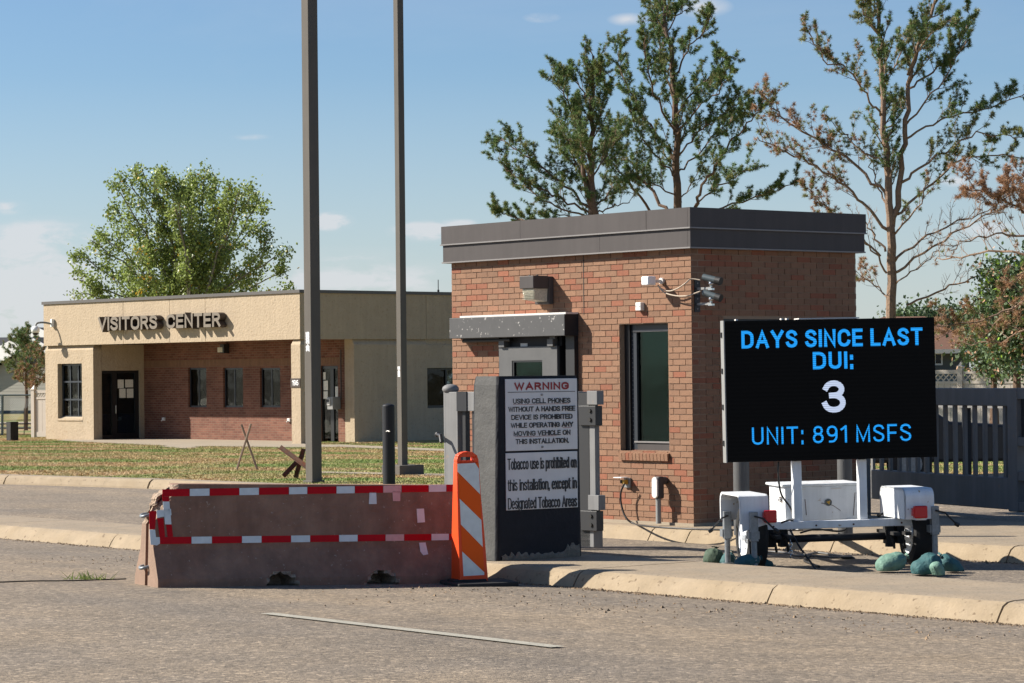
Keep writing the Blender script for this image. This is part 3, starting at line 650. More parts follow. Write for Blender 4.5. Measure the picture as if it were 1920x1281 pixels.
# roof band: two rows of metal panels, drip edges between
OH = 0.085
FZ = [(HW, HW + .215, OH - .014), (HW + .215, HT, OH)]
cutsA = [[-LW - OH, wx(1122, 450, -OH), OH], [-LW - OH, wx(975, 430, -OH), wx(1211, 400, -OH), OH]]
for k, (z0, z1, o_) in enumerate(FZ):
    cs = [max(-LW - o_, min(o_, c)) for c in cutsA[k]]
    for i in range(len(cs) - 1):
        box('fascia_panel', 'dark_metal', booth, cs[i] + .002, cs[i + 1] - .002 - (.04 if i == len(cs) - 2 else 0), -o_ - random.uniform(0, .003), -o_ + .03, z0 + .012, z1)
    box('fascia_panel', 'dark_metal', booth, o_ - .04, o_, -o_, DW + o_, z0 + .012, z1)
    box('fascia_panel', 'dark_metal', booth, -LW - o_, -LW - o_ + .03, -o_ + .031, DW + o_, z0 + .012, z1)
    box('fascia_panel', 'dark_metal', booth, -LW - o_ + .031, o_ - .041, DW + o_ - .03, DW + o_, z0 + .012, z1)
    box('drip_edge', 'edge_metal', booth, -LW - o_ - .012, o_ + .008, -o_ - .012, DW + o_ + .01, z0 - .004, z0 + .011)
box('roof', 'dark_metal', booth, -LW - .05, .04, -.05, DW + .05, HT - .1, HT - .03)
# entrance-side window
DR = 0.13
win = box('window', 'frame_dark', booth, WX0 + .0, WX0 + .085, DR - .06, DR + .03, WZ0, WZ1)
z_s = wz(1205, 828, DR); z_h = wz(1205, 620, DR)
box('frame', 'frame_blue', win, WX0 + .085, WX0 + .17, DR - .03, DR + .05, WZ0, WZ1)
box('frame', 'dark_metal', win, WX0 + .17, WX1, DR - .03, DR + .05, WZ0, z_s)
box('frame', 'edge_metal', win, WX0 + .13, WX1, DR - .045, DR - .03, z_s - .012, z_s + .006)
box('frame', 'frame_dark', win, WX0 + .17, WX1, DR - .03, DR + .05, z_h, WZ1)
box('frame', 'edge_metal', win, WX0 + .13, WX1, DR - .045, DR - .03, z_h - .014, z_h + .006)
rv = MB()
for i in range(26): rv.ball((WX0 + .105, DR - .031, WZ0 + .08 + i * (WZ1 - WZ0 - .16) / 25), .007, 6, 4)
rv.build('rivets', 'edge_metal', win, smooth=True)
box('pane', 'booth_glass', win, WX0 + .17, WX1, DR + .0, DR + .012, z_s + .006, z_h - .014)
# brick sill of rowlocks, each brick laid on edge and sloping out
sill = box('sill', 'mortar', booth, WX0 + .005, WX1 + .01, -.018, DR - .04, WZ0 - .095, WZ0 - .03)
nb = 14; sw = (WX1 + .015 - WX0) / nb
for i in range(nb):
    x0 = WX0 + i * sw + .003; x1 = x0 + sw - .008; m = random.choice(BR); b = MB()
    lean = (i / nb - .2) * 0.012
    b.v = [(x0, -.035, WZ0 - .105), (x1, -.035, WZ0 - .105), (x1 - lean, DR - .035, WZ0 - .1), (x0 - lean, DR - .035, WZ0 - .1), (x0 - .0, -.042, WZ0 - .028), (x1, -.042, WZ0 - .028), (x1, DR - .03, WZ0 + .006), (x0, DR - .03, WZ0 + .006)]
    b.f = [(0, 3, 2, 1), (4, 5, 6, 7), (0, 1, 5, 4), (1, 2, 6, 5), (2, 3, 7, 6), (3, 0, 4, 7)]; b.mi = [0] * 6
    b.build('brick', m, sill)
# lane-side window mostly behind the message board
w2 = box('window', 'frame_dark', booth, -.1, -.02, RY0, RY0 + .05, RZ0, RZ1)
box('frame', 'frame_dark', w2, -.1, -.02, RY0 + .05, RY1, RZ1 - .12, RZ1); box('frame', 'frame_dark', w2, -.1, -.02, RY0 + .05, RY1, RZ0, RZ0 + .09); box('frame', 'frame_dark', w2, -.1, -.02, RY1 - .05, RY1, RZ0 + .09, RZ1 - .12)
box('pane', 'booth_glass', w2, -.07, -.06, RY0 + .05, RY1 - .05, RZ0 + .09, RZ1 - .12)
# room inside: counter, stool back, strips standing in for reflections in the glass
rm = MB().box(-LW + .25, -.25, DW - .25, DW - .22, 0, HW).box(-LW + .25, -.25, .35, DW - .25, 0.02, .03).box(-LW + .25, -.22, .25, DW - .22, HW - .05, HW - .02)
rm.build('room', mat('booth_room', (0.07, 0.15, 0.14), .9), booth)
box('counter', 'room_mid', booth, WX0 - .3, -.3, .5, .9, 0.0, z_s - .02)
box('pipe', 'white_trim', booth, WX0 + .42, WX0 + .45, .3, .33, z_s, z_s + .5)  # thin pale strip added to imitate a reflection in the pane
box('note', 'cover_grey', booth, WX0 + .66, WX0 + .72, .3, .31, z_s + .75, z_s + .95)
box('curtain', 'booth_room', booth, WX0 + .6, WX0 + 1.1, .5, .52, z_s, z_h)  # sheet put in for the hazy column of reflection in the window
box('blind', 'siding_blue', booth, WX0 + .33, WX0 + .43, .62, .63, z_s, z_h)
# canopy over the door, shaped tray with chipped paint
CXa, CXb = wx(838, 610, -.24), wx(1057.5, 610, -.21); CZ0, CZ1 = wz(1057, 629.5, -.21), wz(1057, 589, -.21)
can = MB().box(CXa, CXb + .0, -.21, .0 - .003, CZ0, CZ1).build('canopy', 'chipped_paint', booth, 0.006)
box('flashing', 'cover_grey', can, CXa + .18, CXb, -.19, -.004, CZ1 + .001, CZ1 + .022)
box('end_cap', 'dark_band', can, CXb + .001, CXb + .004, -.209, -.004, CZ0 + .001, CZ1 - .001)
MB().cyl((wx(868, 634, -.1), -.1, CZ0 - .03), (wx(868, 634, -.1) + .9, -.1, CZ0 - .03), .022).box(wx(868, 634, -.1), wx(940, 634, -.1), -.14, -.06, CZ0 - .012, CZ0 - .002).build('door_track', 'black_steel', can)
# sliding door, open
PX0, PX1 = wx(937, 700, -.07), wx(1046, 700, -.07); PZ = wz(1040, 649, -.07)
ox0, ox1, oz = wx(961, 690, -.07), wx(1018, 690, -.07), wz(990, 676, -.07)
door = MB().box(PX0, ox0, -.085, -.045, 0.03, PZ).box(ox1, PX1, -.085, -.045, 0.03, PZ).box(ox0, ox1, -.085, -.045, oz, PZ).box(ox0, ox1, -.085, -.045, .03, 1.15).build('door', 'grey_paint', booth)
box('pane', 'booth_glass', door, ox0, ox1, -.06, -.055, 1.15, oz)
MB().box(ox0, ox0 + .03, -.078, -.062, 1.15, oz).box(ox0 + .03, ox1, -.078, -.062, oz - .02, oz).build('frame', 'frame_dark', door)
MB().cyl((ox1 + .12, -.085, oz - .25), (ox1 + .12, -.12, oz - .25), .012).cyl((ox1 + .12, -.12, oz - .38), (ox1 + .12, -.12, oz - .2), .011).build('handle', 'edge_metal', door)
for u in (939, 1030):
    x = wx(u, 640, -.08); MB().box(x, x + .1, -.12, -.03, PZ - .0, PZ + .08).box(x + .02, x + .12, -.1, -.07, PZ + .08, CZ0).build('roller', 'grey_paint', door)
box('track_cover', 'dark_band', booth, PX0 + .12, PX1 + .02, -.03, -.004, PZ, CZ0); box('sticker', 'cover_grey', booth, wx(980), wx(993), -.034, -.0305, wz(985, 650), wz(985, 644))
# doorway: dark jamb, narrow glazed strip with a yellow vest hung inside
x_a, x_b, x_c = wx(1051, 690), wx(1068, 690), wx(1084, 690)
box('door_frame', 'black_steel', booth, x_a - .02, x_a + .015, -.045, .1, 0.02, CZ0 - .002)
box('door_frame', 'black_steel', booth, x_b, x_c, -.06, .1, 0.02, CZ0 - .002)
MB().prism([(0, 0), (.3, 0), (.3, .42), (.16, .62), (0, .7)], 'y', .33, .38).build('hanging_vest', 'plug_yellow', booth, loc=(x_a - .02, 0, 1.15))
box('back_pane', 'booth_glass', booth, x_a - .2, x_b + .3, 1.6, 1.61, 1.2, 2.4); box('back_wall', 'house_grey', booth, x_a - .3, x_b + .5, 1.7, 1.72, 1.0, 2.5)

# things fixed to the booth
def on_wall(name, label, cat, u, v, y=0.0, group=None):
    x, z = BF.onY(u, v, y); o = thing(name, label, cat, BF.w(x, y, z), -AX, group); return o
L0 = on_wall('wall_lamp', 'square wall lamp with dark hood and ribbed clear lens above the gatehouse door', 'wall lamp', 1024, 545)
MB().box(-.13, .13, -.07, -.002, -.16, .16).build('back_box', 'dark_metal', L0, 0.008)
hd = MB().box(-.125, .125, -.30, -.071, .02, .165).build('hood', 'dark_metal', L0, 0.006)
MB().ball((-.06, -.2, .17), .012).ball((.08, -.2, .17), .012).build('bolts', 'black_steel', hd)
lens = MB(); lens.v = [(-.105, -.275, .018), (.105, -.275, .018), (.105, -.072, .018), (-.105, -.072, .018), (-.095, -.25, -.11), (.095, -.25, -.11), (.095, -.072, -.13), (-.095, -.072, -.13)]
lens.f = [(0, 1, 2, 3), (7, 6, 5, 4), (0, 4, 5, 1), (1, 5, 6, 2), (2, 6, 7, 3), (3, 7, 4, 0)]; lens.mi = [0] * 6; lens.build('lens', 'lamp_lens', L0)
rb = MB()
for i in range(7): rb.box(-.1, .1, -.281, -.2, .005 - i * .018, .008 - i * .018)
rb.build('ribs', 'lamp_lens', L0)
S1 = on_wall('motion_sensor', 'white square sensor box on an arm, upper right on the sunlit gatehouse brickwork', 'sensor', 1243, 527)
MB().box(-.10, .02, -.24, -.12, -.05, .05).build('housing', 'white_plastic', S1, 0.016, seg=3); MB().box(-.03, .0, -.12, -.0, -.02, .015).cyl((-.01, -.03, -.0), (-.01, 0, 0), .035).build('bracket', 'cover_grey', S1)
S2 = on_wall('junction_box', 'small pale square junction box above the tall gatehouse window', 'junction box', 1203, 575)
MB().box(-.045, .045, -.06, -.002, -.045, .045).build('box_body', 'cover_grey', S2, 0.006); MB().cyl((-.03, -.062, 0), (-.03, -.058, 0), .006, n=8).cyl((.03, -.062, 0), (.03, -.058, 0), .006, n=8).build('screws', 'pipe_grey', S2)
# two cameras at the corner on the shaded side
def corner_cam(v_arm, tilt, label):
    y_, z_ = BF.onX(1302, v_arm); o = thing('security_camera', label, 'security camera', BF.w(0, y_ + .03, z_), -AX, 'cameras on the gatehouse corner')
    pl = box('mount_plate', 'black_steel', o, .003, .012, -.04, .04, -.085, .1); MB().cyl((.013, 0, .06), (.017, 0, .06), .009, n=8).cyl((.013, 0, -.05), (.017, 0, -.05), .009, n=8).build('screws', 'edge_metal', pl)
    box('arm', 'pipe_grey', o, .012, .24, -.012, .012, -.012, .014)
    MB().ball((.225, 0, .05), .026).cyl((.225, 0, .014), (.225, 0, .06), .014).box(.2, .26, -.02, .02, -.02, -.0).build('joint', 'chrome', o, smooth=False)
    a = Vector((.13, -.02, .125)); b = a + Vector((.18, .05, -.045 * tilt)); MB().cyl(a, b, .036, n=20).build('camera_body', 'cam_grey', o, smooth=False)
    d_ = (b - a).normalized(); MB().cyl(b - d_ * .03, b + d_ * .035, .044, n=20).build('sun_hood', 'black_steel', o); MB().cyl(a + Vector((.07, .01, -.03)), (.225, 0, .06), .017).build('bracket', 'cam_grey', o)
    return o
corner_cam(541.7, 1.0, 'upper of two grey cylinder cameras at the gatehouse corner'); corner_cam(570.7, 1.3, 'lower of two grey cylinder cameras at the gatehouse corner')
def bf_pts(px, y): return [BF.w(BF.onY(u, v, y)[0], y, BF.onY(u, v, y)[1]) for u, v in px]
def cable(name, label, pts, r, m, cat='cable', group=None):
    o = MB().tube(smooth_pts(pts, 7), r, 6).build(name, m, None, smooth=True); return tag(o, label, cat, group)
c1 = bf_pts([(1233, 535), (1240, 542), (1254, 546), (1270, 541), (1285, 531)], -.1); c1 += [BF.w(.03, -.03, c1[-1].z - .15 + .045), BF.w(.13, .02, c1[-1].z - .15 + .03)]
cable('camera_cable', 'pale flex looping from the white sensor up to the upper corner camera', [p - Vector((0, 0, 0)) for p in c1], .008, 'cable_tan')
c2 = bf_pts([(1234, 537), (1246, 549), (1268, 555), (1288, 555)], -.1); c2 += [BF.w(.02, -.03, c2[-1].z - .15 + .01), BF.w(.13, .02, c2[-1].z - .15 + .05)]
cable('camera_cable', 'pale flex sagging from the white sensor to the lower corner camera', c2, .008, 'cable_tan')
S3 = on_wall('wall_socket', 'outdoor socket with raised white cover and yellow plug low on the gatehouse wall', 'socket', 1178, 906)
MB().box(-.05, .05, -.03, -.002, -.05, .06).build('box_body', 'pipe_grey', S3, .005); MB().box(-.10, .03, -.14, -.03, .062, .07).build('cover', 'white_plastic', S3); MB().box(-.02, .03, -.09, -.03, -.01, .04).build('plug', 'plug_yellow', S3, .006); MB().cyl((-.03, -.1, .02), (-.0, -.05, .015), .018).build('plug_boot', 'cable_black', S3)
px_, pz_ = BF.onY(1236, 925, -.1)
S4 = thing('conduit_riser', 'grey conduit pipe rising beside the gatehouse wall with an oval-covered elbow', 'conduit', BF.w(px_, 0, 0), -AX)
zt = BF.onY(1236, 893, -.1)[1]; zb = BF.onY(1236, 935, -.1)[1]
MB().cyl((0, -.12, .02), (0, -.12, zb + .02), .03, n=18).build('pipe', 'pipe_grey', S4, smooth=False)
elb = MB().box(-.05, .05, -.155, -.07, zb, zt).cyl((0, -.09, zt - .05), (0, 0, zt - .05), .045, n=14).build('elbow', 'dark_metal', S4, .02, seg=3)
ov = [(.042 * math.sin(t) * 1.05, (zt + zb) / 2 + (zt - zb) * .47 * (math.cos(t) * .35 + (0.65 if math.cos(t) > 0 else -.65 if math.cos(t) < 0 else 0))) for t in np.linspace(0, 2 * math.pi, 25)[:-1]]
MB().prism(ov, 'y', -.178, -.156).build('cover_plate', 'cover_grey', elb, .004)
c3 = bf_pts([(1170, 907), (1163, 925), (1165, 950), (1174, 972), (1190, 983)], -.12)
c3 += [gp(1205, 985.5, .165), gp(1240, 989, .165), gp(1300, 992, .165), gp(1360, 993.5, .165), gp(1440, 994, .165), gp(1560, 993, .165)]
cable('power_cable', 'black power cable running from the wall socket down and along the concrete to the trailer', c3, .011, 'cable_black')

# ================================================================== visitors building
VZ = 0.02
Pc = gp(564, 833, VZ); Pl = gp(83, 824, VZ)
vdir = (Pc - Pl).normalized(); VF = Frame(Pc, math.atan2(vdir.y, vdir.x)); VL = (Pc - Pl).length
VD = 15.0                                                    # depth of the building
vis = thing('visitors_building', 'low beige stucco and brick building lettered VISITORS CENTER beyond the lawn', 'building', frame=VF)
H2 = 4.03; ZS = VF.onY(562, 636, 0)[1]; RD = VF.onX(664, 760)[0]          # soffit height, porch depth
SW = 0.40                                                   # thickness of the right-hand wall
XB = VF.onY(172, 750)[0]                                     # right end of the left bay
XP0 = VF.onY(546, 750)[0]; YP1 = VF.onX(587, 750)[0]         # corner pillar
def vbox(name, m, parent, *a, bevel=0.0): return box(name, m, parent, *a, bevel=bevel)
def holed(b, x0, x1, z0, z1, holes, put):
    xs = sorted({x0, x1, *[h[0] for h in holes], *[h[1] for h in holes]}); zs = sorted({z0, z1, *[max(z0, h[2]) for h in holes], *[min(z1, h[3]) for h in holes]})
    for i in range(len(xs) - 1):
        for j in range(len(zs) - 1):
            cx, cz = (xs[i] + xs[i + 1]) / 2, (zs[j] + zs[j + 1]) / 2
            if not any(h[0] < cx < h[1] and h[2] < cz < h[3] for h in holes): put(xs[i], xs[i + 1], zs[j], zs[j + 1])
    return b
# upper band in slabs with open seams
sea = [VF.onY(u, 590)[0] for u in (230, 317, 384)]
xs = [-VL] + sea + [0]
for i in range(len(xs) - 1): vbox('wall_panel', 'stucco', vis, xs[i] + .008, xs[i + 1] - (.008 if i < len(xs) - 2 else .0), 0, .3, ZS, H2)
sy = [.3, VF.onX(798, 590)[0], VD]
for i in range(2): vbox('wall_panel', 'stucco', vis, -.3, 0, sy[i] + .002 + (.012 if i else 0), sy[i + 1], ZS, H2)
vbox('wall_panel', 'stucco', vis, -VL, -VL + .3, .302, VD, 0, H2)
MB().box(-VL - .04, .04, -.04, VD, H2, H2 + .085).build('roof', 'roof_edge', vis)
vbox('soffit', 'stucco', vis, -VL + .31, -.31, .31, RD + .6, ZS + .05, ZS + .1)
CHM = 0.05
def chamfered(name, x0, x1, y0, y1, z0, z1, parent, front=True, right=True):
    """wall block whose top edge is cut back under the upper band"""
    b = MB(); c = .09; fy = y0 + (c if front else 0); rx = x1 - (c if right else 0)
    b.v = [(x0, y0, z0), (x1, y0, z0), (x1, y1, z0), (x0, y1, z0), (x0, y0, z1 - c * 1.6), (x1, y0, z1 - c * 1.6), (x1, y1, z1 - c * 1.6), (x0, y1, z1 - c * 1.6), (x0, fy, z1), (rx, fy, z1), (rx, y1, z1), (x0, y1, z1)]
    b.f = [(0, 3, 2, 1), (0, 1, 5, 4), (1, 2, 6, 5), (2, 3, 7, 6), (3, 0, 4, 7), (4, 5, 9, 8), (5, 6, 10, 9), (6, 7, 11, 10), (7, 4, 8, 11), (8, 9, 10, 11)]; b.mi = [0] * 10
    return b.build(name, 'stucco', parent)
IN = 0.05
# left bay around its window
bw0, bw1 = VF.onY(105, 730)[0], VF.onY(150.5, 730)[0]; bz0, bz1 = VF.onY(128, 785)[1], VF.onY(128, 682)[1]
chamfered('wall', -VL, XB, IN, .35, bz1, ZS, vis)
b = MB().box(-VL, bw0, IN, .35, 0, bz1).box(bw1, XB, IN, .35, 0, bz1).box(bw0, bw1, IN, .35, 0, bz0); bay = b.build('wall', 'stucco', vis)
b = MB(); b.v = [(bw0, IN - .03, bz0 - .05), (bw1, IN - .03, bz0 - .05), (bw1, .2, bz0 + .05), (bw0, .2, bz0 + .05), (bw0, IN, bz0 - .1), (bw1, IN, bz0 - .1)]; b.f = [(0, 1, 2, 3), (4, 5, 1, 0)]; b.mi = [0, 0]
b.build('sill', 'stucco', vis)
def grid_window(x0, x1, z0, z1, y, nx, nz, parent, m='frame_blue', fw=.05):
    w = MB().box(x0, x1, y, y + .06, z0, z0 + fw).box(x0, x1, y, y + .06, z1 - fw, z1).box(x0, x0 + fw, y, y + .06, z0 + fw, z1 - fw).box(x1 - fw, x1, y, y + .06, z0 + fw, z1 - fw).build('window', m, parent)
    for i in range(1, nx): x = x0 + (x1 - x0) * i / nx; box('glazing_bar', m, w, x - fw / 2, x + fw / 2, y + .003, y + .057, z0 + fw, z1 - fw)
    for j in range(1, nz): z = z0 + (z1 - z0) * j / nz; box('glazing_bar', m, w, x0 + fw, x1 - fw, y - .004, y + .05, z - fw / 2, z + fw / 2)
    for i in range(nx):
        for j in range(nz): box('pane', 'window_glass', w, x0 + (x1 - x0) * i / nx + .01, x0 + (x1 - x0) * (i + 1) / nx - .01, y + .03, y + .034, z0 + (z1 - z0) * j / nz + .01, z0 + (z1 - z0) * (j + 1) / nz - .01)
    return w
gw = grid_window(bw0 + .02, bw1, bz0 + .03, bz1 - .01, .2, 3, 3, vis)
bl = MB()
for k in range(3):
    for i in range(34):
        z = bz0 + .12 + i * (bz1 - bz0 - .4) / 34
        for xc in (.22, .5, .78): 
            xx0 = bw0 + (bw1 - bw0) * xc; bl.box(xx0 - .1, xx0 + .05, .42, .43, z, z + .022)
bl.build('blind', 'blind', gw)
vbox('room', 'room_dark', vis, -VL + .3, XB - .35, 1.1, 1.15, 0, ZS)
# side wall of the bay with the entrance door, set back along the porch
dy0, dy1 = VF.onX(190, 760, XB)[0], VF.onX(262, 760, XB)[0]; dz1 = VF.onX(225, 695, XB)[1]
b = MB().box(XB - .3, XB, .351, dy0, 0, ZS).box(XB - .3, XB, dy1, RD, 0, ZS).box(XB - .3, XB, dy0, dy1, dz1, ZS); b.build('wall', 'stucco', vis)
dr = MB().box(XB - .14, XB - .06, dy0, dy0 + .06, .02, dz1).box(XB - .14, XB - .06, dy1 - .06, dy1, .02, dz1).box(XB - .14, XB - .06, dy0 + .06, dy1 - .06, dz1 - .08, dz1).box(XB - .14, XB - .06, dy0 + (dy1 - dy0) * .3, dy0 + (dy1 - dy0) * .38, .02, dz1 - .08).build('door', 'frame_dark', vis)
MB().box(XB - .14, XB - .06, dy0 + .06, dy0 + (dy1 - dy0) * .3, .02, .14).box(XB - .14, XB - .06, dy0 + (dy1 - dy0) * .38, dy1 - .06, .02, .18).build('rail', 'frame_dark', dr)
box('pane', 'window_glass', dr, XB - .11, XB - .105, dy0 + .06, dy0 + (dy1 - dy0) * .3, .14, dz1 - .08); box('pane', 'window_glass', dr, XB - .11, XB - .105, dy0 + (dy1 - dy0) * .38 + .07, dy1 - .13, .18, dz1 - .08)
MB().box(XB - .12, XB - .07, dy0 + (dy1 - dy0) * .38 + .0, dy0 + (dy1 - dy0) * .38 + .07, .18, dz1 - .08).box(XB - .12, XB - .07, dy1 - .13, dy1 - .06, .18, dz1 - .08).build('stile', 'black_steel', dr)
yh, zh = VF.onX(217, 768, XB); MB().cyl((XB - .06, yh, zh), (XB - .0, yh, zh), .015).cyl((XB, yh, zh - .12), (XB, yh, zh + .12), .012).build('handle', 'chrome', dr)
for (u0, u1, v0, v1) in ((220, 231.5, 712, 728), (234, 249, 712, 726.5), (223, 235, 729, 746), (237, 249.5, 729, 746)):
    (a, z1_), (c, z0_) = VF.onX(u0, v0, XB - .1), VF.onX(u1, v1, XB - .1); box('notice', 'paper', dr, XB - .1, XB - .098, a, c, z0_, z1_)
vbox('room', 'room_mid', vis, XB - 1.6, XB - 1.55, .4, 4, 0, ZS); a, z_ = VF.onX(228, 800, XB); MB().box(XB - .9, XB - .5, a - .2, a + .9, 0, .75).build('bin', 'blue_bin', vis, .03)
# brick back wall of the porch with three windows and a second door
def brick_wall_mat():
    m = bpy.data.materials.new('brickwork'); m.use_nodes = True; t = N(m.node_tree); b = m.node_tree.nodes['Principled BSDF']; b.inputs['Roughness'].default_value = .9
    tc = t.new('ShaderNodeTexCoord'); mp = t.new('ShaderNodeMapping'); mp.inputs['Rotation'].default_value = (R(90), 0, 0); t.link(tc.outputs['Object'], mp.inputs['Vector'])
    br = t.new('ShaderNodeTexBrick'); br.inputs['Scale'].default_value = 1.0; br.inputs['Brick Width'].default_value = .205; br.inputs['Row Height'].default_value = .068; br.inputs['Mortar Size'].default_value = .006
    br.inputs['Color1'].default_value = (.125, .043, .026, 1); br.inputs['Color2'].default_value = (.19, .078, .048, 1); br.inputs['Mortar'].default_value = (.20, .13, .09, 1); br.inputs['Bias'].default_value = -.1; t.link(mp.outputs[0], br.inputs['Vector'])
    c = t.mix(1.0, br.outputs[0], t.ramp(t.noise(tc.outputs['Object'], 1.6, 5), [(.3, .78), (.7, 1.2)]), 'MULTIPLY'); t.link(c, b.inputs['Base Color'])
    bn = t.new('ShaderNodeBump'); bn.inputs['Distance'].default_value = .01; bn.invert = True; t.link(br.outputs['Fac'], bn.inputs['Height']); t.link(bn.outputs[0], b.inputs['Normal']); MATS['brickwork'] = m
brick_wall_mat()
def yb(u, v): return VF.onY(u, v, RD)
hol = []
for u0, u1 in ((352.5, 386.5), (418, 455), (487, 525)): hol.append((yb(u0, 730)[0], yb(u1, 730)[0], yb(u0, 764)[1], yb(u0, 690)[1]))
d0, d1 = yb(600, 760)[0], yb(633.5, 760)[0]; dzt = yb(620, 686)[1]
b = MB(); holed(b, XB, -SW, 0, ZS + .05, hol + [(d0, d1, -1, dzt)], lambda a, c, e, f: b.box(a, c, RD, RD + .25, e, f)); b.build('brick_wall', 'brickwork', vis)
# soldier course above the openings and frieze bricks
sb = MB(); x = XB + .02; zs0 = max(h[3] for h in hol) + .03
while x < -SW - .08: sb.box(x, x + .058, RD - .012, RD + .02, zs0, zs0 + .2); x += .0685
sb.build('soldier_bricks', 'brick_brown', vis, tags=dict(kind='stuff'))
for x0, x1, z0, z1 in hol:
    w = MB().box(x0, x1, RD + .06, RD + .11, z0, z0 + .05).box(x0, x1, RD + .06, RD + .11, z1 - .05, z1).box(x0, x0 + .045, RD + .06, RD + .11, z0 + .05, z1 - .05).box(x1 - .045, x1, RD + .06, RD + .11, z0 + .05, z1 - .05).box((x0 + x1) / 2 - .02, (x0 + x1) / 2 + .02, RD + .065, RD + .105, z0 + .05, z1 - .05).build('window', 'frame_blue', vis)
    box('pane', 'dark_glass', w, x0 + .045, (x0 + x1) / 2 - .02, RD + .08, RD + .085, z0 + .05, z1 - .05); box('pane', 'window_glass', w, (x0 + x1) / 2 + .02, x1 - .045, RD + .08, RD + .085, z0 + .05, z1 - .05)
    cb = MB(); xx = x0 + .05
    while xx < x1 - .05: cb.cyl((xx, RD + .2, z0), (xx, RD + .2, z1), .03, n=6); xx += .055
    cb.build('curtain', 'curtain', w)
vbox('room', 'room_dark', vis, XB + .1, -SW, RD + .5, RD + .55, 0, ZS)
w = MB().box(d0, d1, RD + .06, RD + .12, dzt - .08, dzt).box(d0, d0 + .05, RD + .06, RD + .12, .02, dzt - .08).box(d1 - .05, d1, RD + .06, RD + .12, .02, dzt - .08).box((d0 + d1) / 2 + .0, (d0 + d1) / 2 + .14, RD + .05, RD + .12, .02, dzt - .08).build('door', 'frame_dark', vis)
box('pane', 'window_glass', w, d0 + .05, (d0 + d1) / 2, RD + .08, RD + .085, .1, dzt - .08); box('pane', 'window_glass', w, (d0 + d1) / 2 + .14, d1 - .05, RD + .08, RD + .085, .1, dzt - .08)
for (u0, u1, v0, v1) in ((601, 606, 698, 712), (602, 610.5, 714, 732), (602, 610, 734, 748), (624, 632.5, 725, 753)):
    (a, z1_), (c, z0_) = yb(u0, v0), yb(u1, v1); box('notice', 'paper', w, a, c, RD + .072, RD + .075, z0_, z1_)
# corner pillar, stub wall and the long right-hand side
chamfered('pillar', XP0, 0, .0 + .001, YP1, 0, ZS, vis)
xj = -SW
chamfered('wall', xj, 0, RD, VF.onX(800, 760)[0], 0, ZS, vis, front=False)
wy0 = VF.onX(800, 760)[0]; wy1 = wy0 + 1.4; wz0, wz1 = VF.onX(820, 765)[1], VF.onX(820, 690)[1]
b = MB(); holed(b, wy0, VD, 0, ZS - .16, [(wy0 + .02, wy1, wz0, wz1)], lambda a, c, e, f: b.box(-SW, 0, a, c, e, f)); b.build('wall', 'stucco', vis)
vbox('wall', 'stucco', vis, -SW, -.06, wy0, VD, ZS - .16, ZS)
w = MB().box(-.2, -.12, wy0 + .02, wy1, wz1 - .06, wz1).box(-.2, -.12, wy0 + .02, wy1, wz0, wz0 + .07).box(-.2, -.12, wy0 + .8, wy0 + .86, wz0 + .07, wz1 - .06).build('window', 'frame_dark', vis)
box('pane', 'dark_glass', w, -.16, -.155, wy0 + .02, wy0 + .8, wz0 + .07, wz1 - .06); box('pane', 'window_glass', w, -.16, -.155, wy0 + .86, wy1, wz0 + .07, wz1 - .06)
box('curtain', 'siding_blue', w, -.36, -.35, wy0, wy1, wz0, wz1)
# letters of the sign, deep metal channel letters standing off the wall
lab = thing('sign_lettering', 'deep brown metal letters reading VISITORS CENTER on the beige fascia', 'sign', frame=VF)
def letters(word, u0, u1, vt, vb):
    dep = .24; x0 = VF.onY(u0, vt, -dep)[0]; x1 = VF.onY(u1, vt, -dep)[0]; um = (u0 + u1) / 2; zt_, zb_ = VF.onY(um, vt, -dep)[1], VF.onY(um, vb, -dep)[1]
    for c, b in stroke_letters(word, x1 - x0, zt_ - zb_, .085, dep - .02, x0, zb_, -.02, .26, single=True):
        o = b.build('letter', ['letter_metal', 'letter_side'], lab, fix=False)
letters('VISITORS', 183, 293.5, 593, 619); letters('CENTER', 311, 412, 587.5, 614.5)
def on_vis(name, label, cat, u, v, y=0.0, side='F', x=0.0):
    if side == 'F': a, z = VF.onY(u, v, y); p = VF.w(a, y, z)
    else: a, z = VF.onX(u, v, x); p = VF.w(x, a, z)
    return thing(name, label, cat, p, VF.rz)
s = on_vis('house_number', 'small brown plate with white number 196 on the beige corner pillar', 'sign', 554, 718)
box('plate', 'letter_side', s, -.2, .2, -.02, -.002, -.12, .12); lettering('196', .2, 'white_plastic', s, 0, -.0205, -.07, w=.27, h=.145, t=.024)
s = on_vis('security_camera', 'white dome camera on a curved arm at the left end of the stucco fascia', 'security camera', 100, 606)
MB().box(-.05, .05, -.1, -.002, -.12, .12).build('mount', 'camera_white', s, .015); MB().tube(smooth_pts([(0, -.1, -.02), (-.1, -.3, .02), (-.2, -.45, .0), (-.22, -.5, -.1)]), .03).build('arm', 'pipe_grey', s, smooth=True)
MB().ball((-.22, -.5, -.2), .13, sc_=(1, 1, .95)).build('housing', 'camera_white', s, smooth=True); MB().ball((-.22, -.5, -.28), .095, sc_=(1, 1, .9)).build('dome', 'black_steel', s, smooth=True)
s = on_vis('porch_lamp', 'small wall lamp with a pale slanted lens under the porch soffit', 'wall lamp', 424, 654, RD)
MB().box(-.05, .14, -.2, -.002, -.13, .13).build('hood', 'black_steel', s, .01); b = MB().prism([(-.2, -.1), (-.02, -.12), (-.2, .04)], 'x', -.16, .07); b.build('lens', 'lamp_lens', s)
s = on_vis('intercom', 'grey intercom and meter box with conduit on the beige jamb beside the side door', 'intercom', 635, 756, RD)
